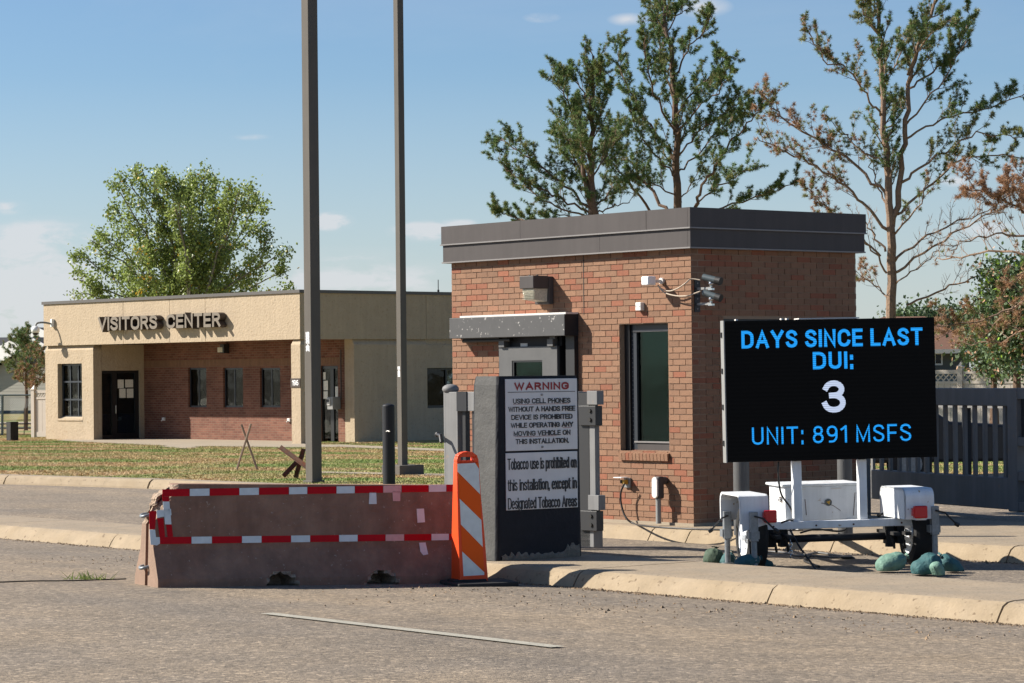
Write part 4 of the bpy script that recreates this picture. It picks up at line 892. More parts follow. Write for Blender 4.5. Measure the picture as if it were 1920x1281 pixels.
MB().box(-.14, .1, -.3, -.02, -.17, .17).build('box_body', 'pipe_grey', s, .01); MB().box(-.12, .0, -.33, -.3, -.05, .13).build('face_plate', 'cover_grey', s); MB().cyl((-.07, -.34, .07), (-.07, -.32, .07), .045, n=10).build('button', 'black_steel', s)
MB().cyl((.17, -.06, .1), (.17, -.06, 1.45), .02).build('conduit', 'letter_side', s)
for u, v, l in ((156, 819, 'black ground floodlight at the foot of the left stucco bay'), (652, 823, 'black ground floodlight beside the side entrance of the low building')):
    g = gp(u, v + 3, VZ); s = thing('ground_floodlight', l, 'floodlight', g, VF.rz)
    MB().box(-.14, .12, -.1, .1, .0, .13).build('body', 'black_steel', s, .02); MB().prism([(.1, .0), (.32, .0), (.27, .15), (.12, .17)], 'y', -.09, .09).build('hood', 'rubber', s, .01)
s = on_vis('roof_antenna', 'thin short antenna standing on the roof edge of the low building', 'antenna', 811, 550, 0, 'R'); MB().cyl((0, .2, .0), (0, .2, .38), .012).cyl((0, .2, 0), (0, .2, .1), .03).build('mast', 'black_steel', s)
for u, v in ((308, 786), (543, 788)):
    s = on_vis('hose_tap', 'small pale wall fitting low on the porch brickwork ' + ('left of the windows' if u < 400 else 'beside the corner pillar'), 'wall fitting', u, v, RD); MB().box(-.06, .06, -.06, 0, -.05, .05).cyl((0, -.06, -.02), (0, -.12, -.05), .02).build('fitting', 'cover_grey', s, .01)

# ================================================================== poles and bollards on the lawn
def pole(name, label, u, v, Y, wid, h, text, tv0, tv1, flange=False, mat_='pole_bronze'):
    p = at(u, v, Y); g = lawn_z(to_sq(p)[1]); rz = -AX
    o = thing(name, label, 'light pole', (p.x, p.y, g), rz, 'tall bronze light poles on the lawn')
    h2 = wid / 2; MB().box(-h2, h2, -h2, h2, 0, h).build('shaft', mat_, o, .006)
    if flange: MB().box(-.26, .26, -.26, .26, -.02, .17).build('base_cover', mat_, o, .01)
    else: MB().box(-h2 - .03, h2 + .03, -h2 - .03, h2 + .03, -.02, .04).build('base_plate', mat_, o, .005)
    fr = Frame((p.x, p.y, g), rz)
    z1, z0 = fr.onY(u, tv0, -h2)[1], fr.onY(u, tv1, -h2)[1]
    hw = wid * .26                                           # number painted reading up the sunlit face
    b = stroke_letters(text, z1 - z0, hw * 2, hw * .42, .0015, 0, 0, 0, to3=lambda X, Y, Z: (-(Z - hw), -h2 - .001 + Y, z0 + X)); b.mi = [0] * len(b.mi); b.build('lettering', 'white_plastic', o, fix=False)
    return o
pole('light_pole', 'thicker square bronze pole rising out of frame, before the corner pillar', 587, 800, 43.0, .185, 17, '20-2025', 622, 659)
pole('light_pole', 'thinner square bronze pole on a boxy base, before the long shaded wall', 754, 800, 46.5, .125, 17, '2020-25', 687, 707, True)
p = at(728, 800, 41.5); o = thing('bollard', 'black round steel bollard with domed top between the two tall poles', 'bollard', (p.x, p.y, .1), -AX)
z = at(728, 762, 41.5).z - .1; MB().cyl((0, 0, 0), (0, 0, z), .095, n=24).build('tube', 'dark_band', o, .0); MB().ball((0, 0, z), .095, 20, 8, (1, 1, .45)).build('cap', 'dark_band', o, smooth=True); MB().tube([(.05, -.08, z - .38), (.14, -.12, z - .37), (.19, -.12, z - .38)], .009).build('hook', 'cover_grey', o)
p = gp(23, 826, .03); o = thing('marker_post', 'short square black utility marker on the grass left of the building', 'marker post', p, -AX); MB().box(-.13, .13, -.13, .13, 0, .52).build('body', 'rubber', o, .01); MB().box(-.135, .135, -.135, .135, .52, .55).build('cap', 'rubber', o, .01)
# two crossed wooden stakes
o = thing('crossed_stakes', 'two thin pale wooden stakes crossed into an X on the lawn', 'stakes', gp(463, 881, zpx(463, 881)))
Yp = o.location.y; L = lambda u, v, dy=0: at(u, v, Yp + dy) - o.location
for a, b_, dy in (((443, 883), (470, 795), 0), ((482, 881), (452, 796), .05)):
    MB().tube([L(*a, dy), L(*b_, dy)], .022, 6).build('stake', 'stake', o)
# rusty hedgehog of three steel angles
g0 = gp(548, 898, .14); o = thing('steel_hedgehog', 'rusty steel beam hedgehog obstacle lying on the lawn against the big pole', 'hedgehog', g0)
for (a, b_, ya, yb_) in (((523, 842), (580, 884), .1, -.25), ((534, 896), (566, 862), -.25, .3), ((558, 897), (573, 843), -.05, .05)):
    A = at(*a, g0.y + ya) - g0; B = at(*b_, g0.y + yb_) - g0; d = (B - A).normalized(); n1 = Vector((0, -1, 0)).cross(d).normalized(); n2 = d.cross(n1)
    b = MB()
    for w_, nn, mm in ((.075, n1, n2), (.075, n2, n1)):
        pts = [A, A + nn * w_, A + nn * w_ + mm * .014, A + mm * .014]; pts2 = [q + (B - A) for q in pts]
        b.add(pts + pts2, [(0, 1, 2, 3), (7, 6, 5, 4), (0, 4, 5, 1), (1, 5, 6, 2), (2, 6, 7, 3), (3, 7, 4, 0)])
    b.build('steel_angle', 'rust', o)

# ================================================================== warning post with its two signs
rzp = R(36); PB = gp(931, 1052, .15); PB.z = .15; PF = Frame(PB, rzp)
pw = PF.onY(1092, 1045)[0]; ph = PF.onY(940, 708)[1]; pd = .40; fl = pw - PF.onY(1084, 712)[0]
post = thing('warning_post', 'dark grey concrete post with sunlit left side carrying the two notices', 'post', frame=PF)
b = MB(); ns = 26; zs_ = np.linspace(0.0, ph, ns)
def corner(x0, x1, y0, y1, r, n=5):
    out = []
    for cx, cy, a0 in ((x0 + r, y0 + r, 180), (x1 - r, y0 + r, 270), (x1 - r, y1 - r, 0), (x0 + r, y1 - r, 90)):
        for k in range(n): t = R(a0 + 90 * k / (n - 1)); out.append((cx + r * math.cos(t), cy + r * math.sin(t)))
    return out
for i, z in enumerate(zs_):
    k = z / ph; rr = .035; sh = .03 if i == ns - 1 else .0
    for (x, y) in corner(.035 * k + sh * .4, pw - fl * k * .6 - sh * .4, sh * .4, pd - sh * .4, rr): b.v.append((x + RNG.normal(0, .0008), y + RNG.normal(0, .0008), z - (0.0 if i < ns - 1 else 0)))
    if i == ns - 2: pass
m_ = 20
b.v = [(x, y, z if j < (ns - 1) * m_ else z + .012) for j, (x, y, z) in enumerate(b.v)]
for i in range(ns - 1):
    for j in range(m_):
        f = (i * m_ + j, i * m_ + (j + 1) % m_, (i + 1) * m_ + (j + 1) % m_, (i + 1) * m_ + j)
        ax = [b.v[k][1] for k in f]; xm = [b.v[k][0] for k in f]
        b.f.append(f); b.mi.append(0 if (max(ax) - min(ax) > .3 and max(xm) < .2) else 1)
b.f += [tuple(reversed(range(m_))), tuple(range((ns - 1) * m_, ns * m_))]; b.mi += [1, 0]
b.build('shaft', ['post_concrete', 'shaded_paint'] if 'shaded_paint' in MATS else ['post_concrete', mat('shaded_paint', (0.02, 0.022, 0.03), 0.7, spec=.25, var=.2, vscale=5, bump=.004, bscale=30)], post)  # shade put into the colour: darker on all but sunlit left and top
# worn foot where the paint has gone
b = MB(); n = 40; top = [0.03 + .035 * abs(math.sin(i * .9)) * (1 if 4 < i < 14 or i > 30 else .35) + random.uniform(0, .02) + (.05 if i > 33 else 0) for i in range(n + 1)]
for i in range(n + 1):
    x = .05 + (pw - .09) * i / n; b.v += [(x, -.006 - random.uniform(0, .008), .0), (x, -.010 - random.uniform(0, .006), top[i] * .6), (x, -.0015, top[i])]
b.f = [(3 * i + j, 3 * i + 3 + j, 3 * i + 4 + j, 3 * i + 1 + j) for i in range(n) for j in range(2)]; b.mi = [0] * len(b.f); b.build('bare_edge', 'bare_concrete', post)
def sign_box(name, label, u0, u1, v0, v1):
    (x0, za), (x1, zb_) = PF.onY(u0, v0, -.012), PF.onY(u1, v1, -.012); w, h = x1 - x0, za - zb_
    o = thing(name, label, 'sign', PF.w(x0, 0, zb_), rzp); MB().box(0, w, -.012, -.001, 0, h).build('board', 'sign_white', o, .003); return o, w, h
s, w, h = sign_box('warning_sign', 'white board headed WARNING in red, about using cell phones, upper notice on the dark post', 947, 1082.5, 711, 842)
lettering('WARNING', .2, 'sign_red', s, w * .5, -.014, h * .845, w=w * .76, h=h * .105, t=.0165, gap=.3)
box('rule', 'sign_black', s, w * .03, w * .97, -.0145, -.0125, h * .812, h * .820)
for i, (t_, wd) in enumerate((('USING CELL PHONES', .80), ('WITHOUT A HANDS FREE', .93), ('DEVICE IS PROHIBITED', .85), ('WHILE OPERATING ANY', .87), ('MOVING VEHICLE ON', .79), ('THIS INSTALLATION.', .74))):
    lettering(t_, .1, 'sign_black', s, w * .5, -.014, h * (.655 - i * .1125), w=w * wd, h=h * .071, t=.0085)
for a, c, zz in ((.1, .88, .645), (.79, .91, .308), (.12, .70, .197)): box('underline', 'sign_red', s, w * a, w * c, -.0142, -.0125, h * zz - .002, h * zz + .001)
for zz in (.775, .045): MB().cyl((w * .5, -.02, h * zz), (w * .5, -.01, h * zz), .011, n=10).build('bolt', 'pipe_grey', s)
s, w, h = sign_box('tobacco_sign', 'white board saying tobacco use is prohibited, lower notice on the dark post', 948, 1083, 850, 951)
for i, (t_, wd) in enumerate((('Tobacco use is prohibited on', .965), ('this installation, except in', .965), ('Designated Tobacco Areas', .965))):
    lettering(t_, .1, 'sign_black', s, w * .5, -.014, h * (.705 - i * .345) - (.012 if i == 1 else 0) , w=w * wd, h=h * .20, t=.0105, gap=.19)
for zz in (.72, .045): MB().cyl((w * .5, -.02, h * zz + .03), (w * .5, -.01, h * zz + .03), .007, n=10).build('bolt', 'pipe_grey', s)

# ================================================================== open steel gate folded back behind the post
GF = Frame(sq(-24.4, 17.55, 0), -AX)
def gx(u, y=0.0): return GF.onY(u, 760, y)[0]
def gz(v, u, y=0.0): return GF.onY(u, v, y)[1]
g = thing('folded_gate', 'grey steel gate leaf folded back behind the warning post, hinges showing right', 'gate', frame=GF)
zt = gz(735, 870); a0, a1 = gx(834), gx(1124)
box('frame', 'gate_grey', g, a0, gx(857), 0, .12, .1, zt, bevel=.006)
box('frame', 'gate_grey', g, gx(857) + .001, gx(1084), 0, .12, gz(771, 870), zt, bevel=.006)
box('frame', 'gate_grey', g, gx(857) + .001, gx(1110), 0, .12, .1, .45, bevel=.006)
box('band', 'dark_band', g, gx(857), gx(875.5), -.012, -.001, gz(771, 870), zt + .004)
for u in (848, 862, 880, 896, 912): box('bar', 'black_steel', g, gx(u) + .0, gx(u) + .05, .03, .09, .451, gz(771, 870) - .001)
box('hinge_plate', 'black_steel', g, gx(1084) + .002, gx(1103), .0, .12, .1, zt - .01)
box('hinge_stile', 'gate_grey', g, gx(1104), gx(1114), 0, .06, .451, gz(771, 1110) - .001)
for (v0, v1, m_, u0, u1) in ((733, 759, 'gate_grey', 1104, 1123), (761, 798, 'black_steel', 1088, 1120), (928, 956, 'gate_grey', 1104, 1124), (958, 995, 'black_steel', 1088, 1120)):
    br_ = box('hinge_bracket', m_, g, gx(u0), gx(u1), -.03, .06, gz(v1, 1110), gz(v0, 1110), bevel=.004)
    if m_ == 'black_steel':
        for q_ in (.3, .75): MB().cyl((gx(1110), -.045, gz(v1, 1110) + (gz(v0, 1110) - gz(v1, 1110)) * q_), (gx(1110), -.03, gz(v1, 1110) + (gz(v0, 1110) - gz(v1, 1110)) * q_), .02, n=8).build('bolt', 'rubber', br_)
MB().cyl((gx(1098), .07, 0.1), (gx(1098), .07, zt - .02), .06, n=16).build('hinge_post', 'black_steel', g)
MB().cyl((a0 - .03, .06, 0), (a0 - .03, .06, zt + .03), .045, n=16).build('latch_post', 'gate_grey', g); MB().ball((a0 + .02, .06, zt + .03), .09, 14, 8, (1, 1, .6)).build('cap', 'gate_grey', g, smooth=True)
MB().tube([(a0 - .1, -.03, zt - .45), (a0 + .02, -.08, zt - .46), (a0 + .06, -.1, zt - .53)], .02, 8).ball((a0 - .1, -.03, zt - .45), .03).build('latch', 'black_steel', g)

# ================================================================== jersey barrier with reflective tape
A = gp(296, 1103.5, .088); Bq = gp(850, 1096, .004)
rzb = math.atan2(Bq.y - A.y, Bq.x - A.x); JF = Frame(A, rzb); JL = 2.93; tilt = math.atan2(A.z - Bq.z, (Bq - A).xy.length)
jb = thing('jersey_barrier', 'long brown concrete road barrier edged with red and white tape, chipped at its left corner', 'barrier', A, rzb); jb.rotation_euler = (0, tilt, rzb)
JH = .855; prof = [(0, 0), (0, .075), (.05, .33), (.2, .33 + .0), (.225, JH)]   # half profile, front side
def jy(z):                                                   # how far the front face is set back at height z
    if z < .07: return 0.0
    if z < .32: return (z - .07) / .25 * .135
    return .135 + (z - .32) / (JH - .32) * .065
BWD = .60
nx_, nz_ = 90, 34; b = MB(); zl = np.linspace(0, JH, nz_); idx = {}
def front_pt(i, j, side):
    x = JL * i / (nx_ - 1); z = zl[j]; y = jy(z); wob = RNG.normal(0, .0012)
    broken = 0
    # chipped corner: upper left, cut away by a slanting rough break
    cut = (x * 1.05 + (JH - z) * .72) - .235
    if cut < 0 and z > .45: y += min(.17, -cut * 1.25 + .012) + RNG.normal(0, .010); z -= max(0, -cut) * .45 * (1 if z > .7 else .3) - RNG.normal(0, .006); x += max(0, -cut) * .2 + RNG.normal(0, .006); broken = 1
    for xc, wd in ((1.10, .12), (2.02, .12)):                # lifting pockets at the foot, ragged
        e = ((x - xc) / wd) ** 2 + (z / .105) ** 2
        if e < 1: y += .26; broken = 2
        elif e < 1.5: y += .012 + RNG.normal(0, .006); broken = 1
    return (x, (y + wob) if side == 0 else BWD - y - wob, max(z, 0)), broken
tags_ = []
for side in (0, 1):
    for j in range(nz_):
        for i in range(nx_):
            p_, br_ = front_pt(i, j, side); idx[(side, i, j)] = len(b.v); b.v.append(p_); tags_.append(br_)
for side in (0, 1):
    for j in range(nz_ - 1):
        for i in range(nx_ - 1):
            f = [idx[(side, i, j)], idx[(side, i + 1, j)], idx[(side, i + 1, j + 1)], idx[(side, i, j + 1)]]
            b.f.append(tuple(f) if side == 0 else tuple(reversed(f))); k = [tags_[q] for q in f]; b.mi.append(1 if k.count(1) + k.count(2) >= 2 else 0)
for i in range(nx_ - 1): b.f.append((idx[(0, i, nz_ - 1)], idx[(0, i + 1, nz_ - 1)], idx[(1, i + 1, nz_ - 1)], idx[(1, i, nz_ - 1)])); b.mi.append(1 if i < 6 else 0)
for e in (0, nx_ - 1):                                       # ends, with the slot for the joining loops
    sl0, sl1 = BWD / 2 - .035, BWD / 2 + .035; dpt = .06 if e == 0 else -.06; ref = .012 if e == 0 else -.012; X = 0 if e == 0 else JL
    for j in range(nz_ - 1):
        a_, c_, d_, e_ = idx[(0, e, j)], idx[(0, e, j + 1)], idx[(1, e, j + 1)], idx[(1, e, j)]
        za, zc = b.v[a_][2], b.v[c_][2]; k = len(b.v); mi = 1 if tags_[c_] else 0
        xa, xc_ = (b.v[a_][0], b.v[c_][0])
        b.v += [(xa, sl0, za), (xc_, sl0, zc), (X + dpt, sl0, za), (X + dpt, sl0, zc), (X + dpt, sl1, za), (X + dpt, sl1, zc), (xa, sl1, za), (xc_, sl1, zc)]
        b.f += [(a_, k, k + 1, c_), (k, k + 2, k + 3, k + 1), (k + 2, k + 4, k + 5, k + 3), (k + 4, k + 6, k + 7, k + 5), (k + 6, e_, d_, k + 7)]; b.mi += [mi if mi else 2, 0, 0, 0, mi if mi else 2]
b.build('body', ['barrier_paint', 'broken_concrete', mat('barrier_end', (0.36, 0.235, 0.165), 0.9, var=.15, vscale=4, bump=.006, bscale=50)], jb)
for z in (.60, .17):
    MB().tube(smooth_pts([(.02, BWD / 2 - .05, z), (-.04, BWD / 2 - .04, z - .015), (-.05, BWD / 2 + .01, z - .02), (-.03, BWD / 2 + .06, z - .01), (.02, BWD / 2 + .07, z)]), .014, 8).build('lifting_loop', 'galvanised', jb, smooth=True)
# tape, each strip a thin piece following the sloping face
TF = Frame(A, rzb)
def tape(px, m, name='tape', parent=jb):
    vs = []
    inv = (Matrix.Translation(A) @ Matrix.Rotation(rzb, 4, 'Z') @ Matrix.Rotation(tilt, 4, 'Y')).inverted()
    org = inv @ Vector((0, 0, CH))
    for u, v in px:
        a_, b_ = ray(u, v); d_ = inv.to_3x3() @ Vector((a_, 1, -b_)); t_ = 0
        lo, hi = 20.0, 28.0
        for _ in range(40):
            mid_ = (lo + hi) / 2; p_ = org + d_ * mid_
            if p_.y > jy(min(max(p_.z, 0), JH)): hi = mid_
            else: lo = mid_
        vs.append(p_ + Vector((0, -.0045, 0)))
    n = len(vs); b = MB(); b.v = [tuple(p) for p in vs] + [(p.x, p.y + .003, p.z) for p in vs]; b.f = [tuple(range(n))] + [(i, (i + 1) % n, n + (i + 1) % n, n + i) for i in range(n)]; b.mi = [0] * (n + 1)
    return b.build(name, m, parent, fix=True)
def lerp(a, b, t): return (a[0] + (b[0] - a[0]) * t, a[1] + (b[1] - a[1]) * t)
def strip(top, bot, us, ms):
    """split the band between two edge lines at the given columns"""
    for (u0, u1), m in zip(zip(us[:-1], us[1:]), ms):
        f = lambda e, u: (u, e[0][1] + (e[1][1] - e[0][1]) * (u - e[0][0]) / (e[1][0] - e[0][0]))
        tape([f(top, u0 + .4), f(top, u1 - .4), f(bot, u1 - .4), f(bot, u0 + .4)], m)
r_, w_, fd = 'tape_red', 'tape_white', 'tape_faded'
strip([(303, 917.5), (850, 908.5)], [(303, 931), (850, 921.5)], [303.5, 355, 392.5, 448, 485, 541, 575.5, 630, 664.5, 717.5, 752, 803, 836, 852], [r_, w_, r_, w_, r_, w_, r_, w_, r_, fd, r_, w_, r_])
strip([(299, 1007), (850, 1000.5)], [(299, 1020), (850, 1012.5)], [299, 358.5, 397, 453, 490, 545, 581, 635, 670, 722, 757, 808, 841, 852], [r_, w_, r_, w_, r_, w_, r_, w_, r_, fd, r_, w_, r_])
tape([(304, 931.5), (315.5, 931), (317, 940), (305, 940)], r_); tape([(305, 940.5), (317, 940.5), (321, 983), (309, 983)], w_); tape([(293, 957), (320, 954), (321, 966), (294, 971)], w_, parent=jb)
tape([(311, 983.5), (321.5, 983.5), (324, 1006), (314, 1006.5)], r_); tape([(279.5, 958.5), (292, 957.5), (293, 961), (290, 992.5), (280, 992.5)], r_); tape([(294.5, 972), (306, 971.5), (309, 1006.5), (299, 1007)], r_)
tape([(280, 993), (290.5, 993), (292, 1007), (299, 1007), (299.5, 1019), (294, 1022.5), (282, 1021)], w_)
tape([(692, 923), (704.5, 922.5), (705.5, 945), (691, 945)], w_); tape([(735, 921.5), (750, 921), (749.5, 939.5), (736, 939.5)], fd); tape([(780.5, 954), (794, 953.5), (796, 979), (782, 980)], w_); tape([(785, 1017.5), (797, 1017), (802, 1039), (793, 1041), (787.5, 1034)], w_)

# ================================================================== orange and white channelizer
c0 = gp(881, 1100, .0); rzc = R(22); C = thing('traffic_channelizer', 'upright orange traffic panel with white diagonal stripes on a black rubber foot', 'traffic panel', (c0.x, c0.y, .055), rzc)
CF = Frame((c0.x, c0.y, .055), rzc); KY = -.075
def cp(u, v, y=KY): return CF.onY(u, v, y)
def cpoly(name, px, m, y0, y1, parent=C, bevel=0.0): return MB().prism([cp(*p, y0) for p in px], 'y', y0, y1).build(name, m, parent, bevel)
outl = [(854, 1088), (850.5, 1040), (850.3, 960), (853, 862), (856, 853), (866, 848), (876, 846.5), (886, 848), (894, 853.5), (896.5, 862), (901, 930), (907, 1000), (914, 1080), (914, 1088)]
# front shell with a hand slot
b = MB(); slot0 = (863.5, 855.5); 
ring = outl; slot = [(864, 858), (868, 855.5), (882, 855.5), (887.5, 859), (886, 863), (864, 863.5)]
top_part = [(853, 867), (853, 862), (856, 853), (866, 848), (876, 846.5), (886, 848), (894, 853.5), (896.5, 862), (897, 867)]
def wedge(px, d0=.07, d1=.215):                              # hollow shell, deeper towards the foot
    f = [cp(*p) for p in px]; zt_, zb_ = cp(876, 846.5)[1], cp(876, 1088)[1]; n = len(f)
    dd = [d0 + (d1 - d0) * (zt_ - z) / (zt_ - zb_) for _, z in f]
    b.add([(x, KY, z) for x, z in f] + [(x, KY + d, z) for (x, z), d in zip(f, dd)], [tuple(range(n)), tuple(reversed(range(n, 2 * n)))] + [(k, n + k, n + (k + 1) % n, (k + 1) % n) for k in range(n)])
wedge([(862, 1089), (858.6, 1000), (857, 930), (856, 867.1), (897.6, 867.1), (901.6, 930), (908, 1000), (914.5, 1080), (914.5, 1089)])
wedge([(856, 867), (856.2, 862), (857.5, 857), (863.5, 857), (863.5, 867)]); wedge([(887.5, 867), (887.5, 857), (895.5, 857), (896.8, 862), (897.6, 867)])
wedge([(857.5, 856.9), (859, 853), (867, 848), (876, 846.5), (886, 848), (894, 853.5), (895.5, 856.9)]); wedge([(863.6, 867), (863.6, 863.6), (887.4, 863.6), (887.4, 867)])
b.build('panel', 'safety_orange', C, .006)
for px, m in (([(857.7, 869.7), (890, 868), (897.3, 879), (899.7, 926.7), (858, 884.8)], 'tape_white'), ([(890.6, 868), (897, 868.5), (897.4, 878.6)], 'stripe_orange'), ([(858, 885.3), (899.7, 927.2), (901.8, 974.5), (861.4, 934.8)], 'stripe_orange'), ([(861.4, 935.3), (901.9, 975), (904.7, 1025.5), (863.8, 983.5)], 'tape_white'),
              ([(863.8, 984), (904.7, 1026), (907.4, 1072.5), (866.1, 1033.5)], 'stripe_orange'), ([(866.1, 1034), (907.4, 1073), (907.5, 1077.8), (868.8, 1080)], 'tape_white')):
    cpoly('sheeting', px, m, KY - .004, KY - .0005)
MB().ball((cp(875, 851)[0], KY, cp(875, 851)[1]), .008).build('light_stud', 'safety_orange', C)
MB().prism([(-.21, -.28), (.33, -.30), (.36, -.1), (.36, .2), (-.19, .24), (-.24, 0)], 'z', -.055, -.005).build('rubber_base', 'rubber', C, .012)
bx = cp(881, 1088)[0]; MB().box(bx - .15, bx + .15, -.09, .09, -.02, .015).build('socket', 'rubber', C, .01)

# ================================================================== trailer with the message board
TY = 25.3; tz0 = 0.0; g0 = at(1558, 1062.6, TY); TR = Frame((g0.x, g0.y, 0.0), R(8.8))
tr = thing('message_trailer', 'white two-wheeled trailer carrying a big black board reading DAYS SINCE LAST DUI 3', 'message board trailer', frame=TR); tr.rotation_euler = (0, -ROLL * 1.0, R(8.8))
KX = TY / F
def tx(u, y=0.0): return TR.onY(u, 980, y)[0] / 1.0
def tz(v, y=0.0): return (HZ - .0105 * 598 + CH * F / (TY + y) - v) * (TY + y) / F
def tb(name, m, parent, u0, u1, v0, v1, y0, y1, bevel=0.0): return box(name, m, parent, tx(u0, y0), tx(u1, y0), y0, y1, tz(v1, y0), tz(v0, y0), bevel=bevel)
SYF = -.12
scr = tb('screen', mat('led_black', (0.004, 0.0045, 0.006), 0.6, spec=.12, bump=0.0015, bscale=1.0), tr, 1366.5, 1760, 598.5, 862, SYF, .02, .004)
def led(name, colr, k):
    m = bpy.data.materials.new(name); m.use_nodes = True; t = N(m.node_tree); b = m.node_tree.nodes['Principled BSDF']; b.inputs['Base Color'].default_value = (.01, .01, .01, 1)
    tc = t.new('ShaderNodeTexCoord'); sp = t.new('ShaderNodeSeparateXYZ'); t.link(tc.outputs['Object'], sp.inputs[0])
    row = t.math('MULTIPLY', t.math('SINE', t.math('MULTIPLY', sp.outputs[2], 2 * math.pi / .0185)), .26); b.inputs['Emission Color'].default_value = (*colr, 1)
    t.link(t.math('MULTIPLY', t.math('ADD', row, .82), k), b.inputs['Emission Strength']); MATS[name] = m
led('led_blue', (0.006, 0.36, 1.0), .56); led('led_white', (.62, .72, .95), .50)
m_ = MATS['led_black']; t_ = N(m_.node_tree); b_ = [n for n in m_.node_tree.nodes if n.type == 'BSDF_PRINCIPLED'][0]; tc = t_.new('ShaderNodeTexCoord'); sp = t_.new('ShaderNodeSeparateXYZ'); t_.link(tc.outputs['Object'], sp.inputs[0])
rw = t_.ramp(t_.math('FRACT', t_.math('DIVIDE', sp.outputs[2], .0375)), [(0.0, .004), (.5, .0012), (1.0, .004)]); t_.link(rw, b_.inputs['Base Color'])
def ltx(s, u0, u1, v0, v1, m, t, gap=.2):
    lettering(s, .3, m, scr, (tx(u0, SYF) + tx(u1, SYF)) / 2, SYF - .001, tz(v1, SYF), w=tx(u1, SYF) - tx(u0, SYF), h=tz(v0, SYF) - tz(v1, SYF), t=t, depth=.001, gap=gap)
ltx('DAYS SINCE LAST', 1397.5, 1737, 617.5, 650.5, 'led_blue', .0295, .33); ltx('DUI:', 1530.5, 1606, 659.5, 692, 'led_blue', .0295, .33); ltx('3', 1547, 1591, 713.5, 774, 'led_white', .052); ltx('UNIT: 891 MSFS', 1413.5, 1711.5, 798, 830.5, 'led_blue', .0185, .30)
x0 = tx(1366.5, SYF); box('side_rail', 'pipe_grey', scr, x0 - .012, x0 - .001, SYF - .004, .0, tz(862, SYF) - .004, tz(598.5, SYF) + .004)
for v in (625, 692, 759, 826): box('latch', 'black_steel', scr, x0 - .022, x0 - .0125, -.07, -.04, tz(v + 5, 0), tz(v - 5, 0))
MB().box(tx(1502), tx(1615), -.08, .1, tz(598.2), tz(596)).build('top_bracket', 'cover_grey', scr)
for u in (1385, 1470, 1480): box('stud', 'cover_grey', scr, tx(u), tx(u) + .02, -.06, 0, tz(598.4), tz(595.6))
# mast posts, rear bar, frame
for u0, u1 in ((1489, 1505), (1612, 1627)): tb('mast_post', 'trailer_white', tr, u0, u1, 862.5, 975.6, -.06, .02, .006)
tb('rear_bar', 'trailer_white', tr, 1434, 1744, 976, 990, -.09, -.0, .006)
MB().box(tx(1490), tx(1500), .0, 2.6, tz(989), tz(978)).box(tx(1612), tx(1622), .0, 2.6, tz(989), tz(978)).box(tx(1490), tx(1622), 1.6, 1.7, tz(989), tz(978)).build('chassis', 'trailer_white', tr, .004)
MB().box(-.35, -.05, 1.2, 1.6, .22, .40).box(-.05, .12, 1.0, 1.1, .28, .38).build('tongue_box', 'trailer_white', tr, .01)
bx0, bx1 = tx(1471, .45), tx(1613, .45)
cab = MB().box(bx0, bx1, .42, 1.02, tz(976, .45), tz(911, .45)).build('battery_box', 'trailer_white', tr, .01); box('lid', 'trailer_white', cab, bx0 - .03, bx1 + .02, .40, 1.05, tz(911.2, .45), tz(906, .45), bevel=.01)
cx_, cz_ = (tx(1553.5, .42)), tz(942, .42)
MB().cyl((cx_, .41, cz_), (cx_, .419, cz_), .034, n=20).build('badge', 'cam_grey', cab); MB().cyl((cx_, .405, cz_), (cx_, .4095, cz_), .024, n=3).build('badge_mark', 'plug_yellow', cab)
MB().box(bx0 + .08, bx0 + .2, .413, .419, tz(917, .45), tz(915, .45)).box(bx0 + .45, bx0 + .55, .413, .419, tz(917, .45), tz(915, .45)).build('hinges', 'cover_grey', cab)
# wheels, fenders, lights
def wheel(xc, label=None):
    w = thing('wheel_hub', None, None); w.name = 'wheel'; w.parent = tr; w.location = (xc, .02, .30)
    t = MB(); pr = [(-.09, .20), (-.095, .25), (-.085, .287), (-.055, .30), (.055, .30), (.085, .287), (.095, .25), (.09, .20)]; n = 40
    for i in range(n):
        a = 2 * math.pi * i / n
        for x, r in pr: t.v.append((x, r * math.cos(a), r * math.sin(a)))
    k = len(pr)
    for i in range(n):
        for j in range(k): t.f.append((i * k + j, i * k + (j + 1) % k, ((i + 1) % n) * k + (j + 1) % k, ((i + 1) % n) * k + j)); t.mi.append(0)
    t.build('tyre', 'tyre', w, smooth=False)
    rm_ = MB(); pr = [(-.088, .205), (-.075, .195), (-.06, .15), (-.045, .07), (-.06, .06), (-.065, .0)]
    vs = []; 
    for i in range(n):
        a = 2 * math.pi * i / n
        for x, r in pr: rm_.v.append((x, max(r, .001) * math.cos(a), max(r, .001) * math.sin(a)))
    k = len(pr)
    for i in range(n):
        for j in range(k - 1): rm_.f.append((i * k + j, i * k + j + 1, ((i + 1) % n) * k + j + 1, ((i + 1) % n) * k + j)); rm_.mi.append(0)
    rm_.cyl((-.07, 0, 0), (-.1, 0, 0), .035, n=14); rm_.cyl((.06, 0, 0), (.065, 0, 0), .2, n=30)
    for i in range(5): a = 2 * math.pi * i / 5; rm_.cyl((-.05, .11 * math.cos(a), .11 * math.sin(a)), (-.068, .11 * math.cos(a), .11 * math.sin(a)), .012, n=6)
    rm_.build('rim', 'rim', w)
    return w
wheel(tx(1410)); wheel(tx(1718))
